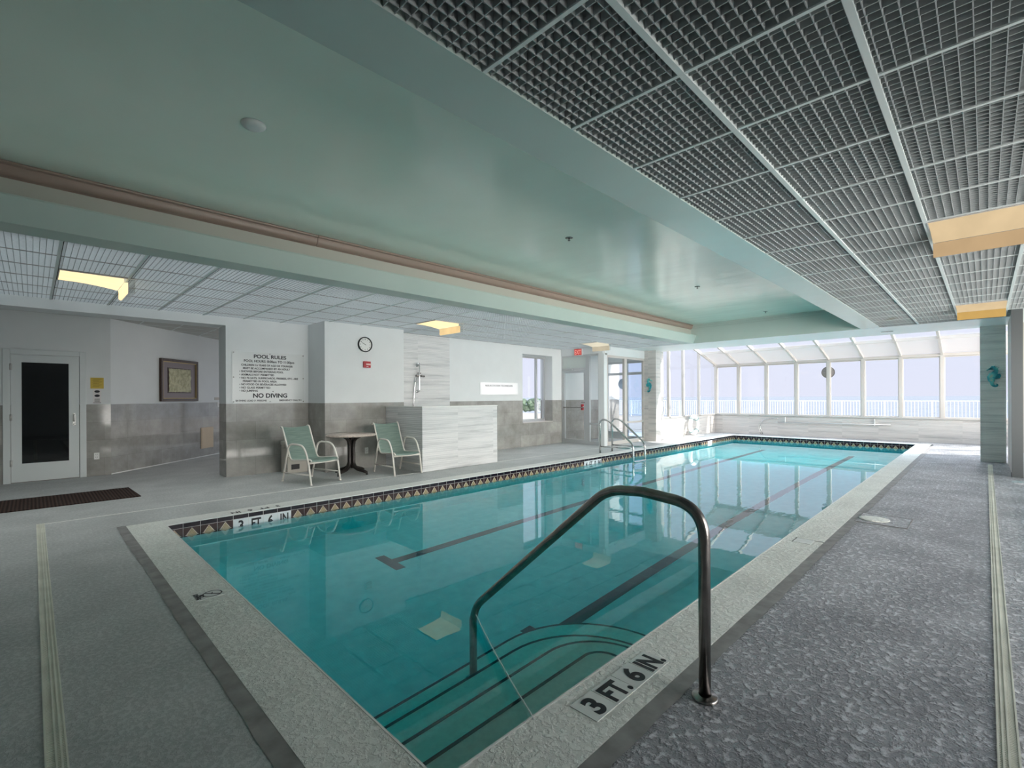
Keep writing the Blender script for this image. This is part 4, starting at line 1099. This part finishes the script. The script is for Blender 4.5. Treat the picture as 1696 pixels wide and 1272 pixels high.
# ------------------------------------------------------------------ outdoors
b = MB(); b.box(18.1, 31.0, -14, 45, -.35, -.05); struct(b.build('terrace', M['sand']), 'pale terrace outside the sunroom', 'terrace')
b = MB(); b.box(7.3, 31, 9.4, 45, -.36, -.06); b.box(-10, 60, 45, 120, -.5, -.06); b.box(-10, 18.1, -4.5, -2.6, -.36, -.06); struct(b.build('ground', M['sand']), 'pale paving outside the left wall', 'ground')
b = MB(); b.box(60, 9000, -9000, 9000, -9.2, -9); b.box(31.2, 60, -400, 400, -9.2, -9.01); tag(b.build('sea', M['sea']), 'calm grey blue sea to the horizon', 'sea', None, 'stuff')
def railing(p0, p1, ztop, label):
    p0, p1 = Vector(p0), Vector(p1); ln = (p1 - p0).length; d = (p1 - p0).normalized()
    t = thing('railing', label, 'railing', (p0.x, p0.y, 0), math.atan2(d.y, d.x))
    bay = 1.8; n = int(ln / bay)
    b = MB(); b.box(0, n * bay, -.03, .03, ztop - .04, ztop); b.build('top_rail', M['picket'], t)
    b = MB(); b.box(0, n * bay, -.02, .02, .08, .12); b.build('bottom_rail', M['picket'], t)
    pm = pk = None
    for i in range(n + 1):
        if pm is None:
            b = MB(); b.box(-.035, .035, -.035, .035, -.06, ztop + .01); o = b.build('post', M['picket'], t); pm = o
        else:
            o = pm.copy(); COL.objects.link(o); o.parent = t
        o.location = (i * bay, 0, 0)
        if i < n:
            if pk is None:
                b = MB()
                for k in range(1, 14): b.box(k * bay / 14 - .012, k * bay / 14 + .012, -.012, .012, .1, ztop - .03)
                o = b.build('picket_panel', M['picket'], t); pk = o
            else:
                o = pk.copy(); COL.objects.link(o); o.parent = t
            o.location = (i * bay, 0, 0)
railing((30.2, 27, 0), (30.2, -7, 0), 1.075, 'white picket railing along the terrace edge before the sea')
# hedge seen through the left window
hg = thing('hedge', 'dark green hedge outside the narrow left window', 'hedge', (40, 36, 0))
b = MB()
for k in range(90):
    x, y, z = random.uniform(-8, 6), random.uniform(-1.2, 1.2), random.uniform(.1, .95)
    bmesh.ops.create_icosphere(b.bm, subdivisions=2, radius=random.uniform(.35, .6), matrix=Matrix.Translation((x, y, z)) @ Matrix.Diagonal((1, 1, .8, 1)))
for v in b.bm.verts: v.co += Vector((random.uniform(-.07, .07), random.uniform(-.07, .07), random.uniform(-.07, .07)))
b.build('foliage', M['leaf'], hg)
b = MB()
for k in range(14): b.tube([(-7 + k, 0, -.06), (-7 + k + random.uniform(-.2, .2), 0, .5)], .05, 6)
b.build('stems', M['wood'], hg)

# ------------------------------------------------------------------ world + sun
SUN = Vector((.30, -.62, .80)).normalized()
wd = bpy.data.worlds.new('sky'); S.world = wd; wd.use_nodes = True
nt = wd.node_tree; nt.nodes.clear()
out = nt.nodes.new('ShaderNodeOutputWorld'); bg = nt.nodes.new('ShaderNodeBackground'); L(nt, bg.outputs[0], out.inputs[0])
tc = nt.nodes.new('ShaderNodeTexCoord'); sp = nt.nodes.new('ShaderNodeSeparateXYZ'); L(nt, tc.outputs['Generated'], sp.inputs[0])
col = ramp(nt, sp.outputs[2], [(0.0, (.80, .82, .965)), (.12, (.78, .82, .98)), (.5, (.80, .88, 1.0)), (1, (.75, .86, 1.0))])
dt = nt.nodes.new('ShaderNodeVectorMath'); dt.operation = 'DOT_PRODUCT'; L(nt, tc.outputs['Generated'], dt.inputs[0])
dt.inputs[1].default_value = (-.33, -.93, .12)
glow = math_n(nt, 'POWER', math_n(nt, 'MAXIMUM', dt.outputs['Value'], 0), 2.5)
def sstep(a, c):
    n = nt.nodes.new('ShaderNodeMapRange'); n.interpolation_type = 'SMOOTHSTEP'; n.inputs['From Min'].default_value = a; n.inputs['From Max'].default_value = c
    L(nt, sp.outputs[2], n.inputs['Value']); return n.outputs[0]
glow = math_n(nt, 'MULTIPLY', glow, math_n(nt, 'MULTIPLY', sstep(-.65, -.35), math_n(nt, 'SUBTRACT', 1, sstep(.06, .55))))
tint = nt.nodes.new('ShaderNodeMix'); tint.data_type = 'RGBA'; L(nt, math_n(nt, 'MINIMUM', math_n(nt, 'MULTIPLY', glow, 6), 1), tint.inputs[0]); L(nt, col, tint.inputs[6]); tint.inputs[7].default_value = (.97, .93, .87, 1); col = tint.outputs[2]
up = math_n(nt, 'MAXIMUM', math_n(nt, 'SUBTRACT', sp.outputs[2], .10), 0)
WORLD_SIDE, WORLD_UP = 19.0, 3.2
st = math_n(nt, 'ADD', math_n(nt, 'ADD', .97, math_n(nt, 'MULTIPLY', glow, WORLD_SIDE)), math_n(nt, 'MULTIPLY', up, WORLD_UP))
L(nt, col, bg.inputs[0]); L(nt, st, bg.inputs[1])
sl = bpy.data.lights.new('sun', 'SUN'); sl.energy = 8.0; sl.color = (1, .95, .88); sl.angle = math.radians(.6)
so = bpy.data.objects.new('sun', sl); COL.objects.link(so); so.rotation_euler = SUN.to_track_quat('Z', 'Y').to_euler(); so.location = (20, -20, 30)

# ------------------------------------------------------------------ camera
F_PX, YAW, ROLL, SHIFT, HC = 789.8, .781942, .0048355, 22.0, 1.334
fw = Vector((math.cos(YAW), math.sin(YAW), 0)); rt = Vector((math.sin(YAW), -math.cos(YAW), 0)); dn = Vector((0, 0, -1))
r2 = rt * math.cos(ROLL) + dn * math.sin(ROLL); d2 = dn * math.cos(ROLL) - rt * math.sin(ROLL)
cam = bpy.data.cameras.new('camera'); cam.sensor_width = 36; cam.lens = F_PX / 1696 * 36; cam.shift_y = SHIFT / 1696; cam.clip_start = .05; cam.clip_end = 20000
co = bpy.data.objects.new('camera', cam); COL.objects.link(co)
mt = Matrix((r2, -d2, -fw)).transposed().to_4x4(); mt.translation = (0, 0, HC); co.matrix_world = mt
S.camera = co
S.view_settings.view_transform = 'Standard'; S.view_settings.look = 'None'; S.view_settings.gamma = 1; S.view_settings.exposure = 0.12; S.view_settings.use_curve_mapping = False
S.cycles.max_bounces = 14; S.cycles.diffuse_bounces = 7; S.cycles.glossy_bounces = 5; S.cycles.transmission_bounces = 8; S.cycles.transparent_max_bounces = 16
S.cycles.use_denoising = True
S.cycles.sample_clamp_indirect = 8
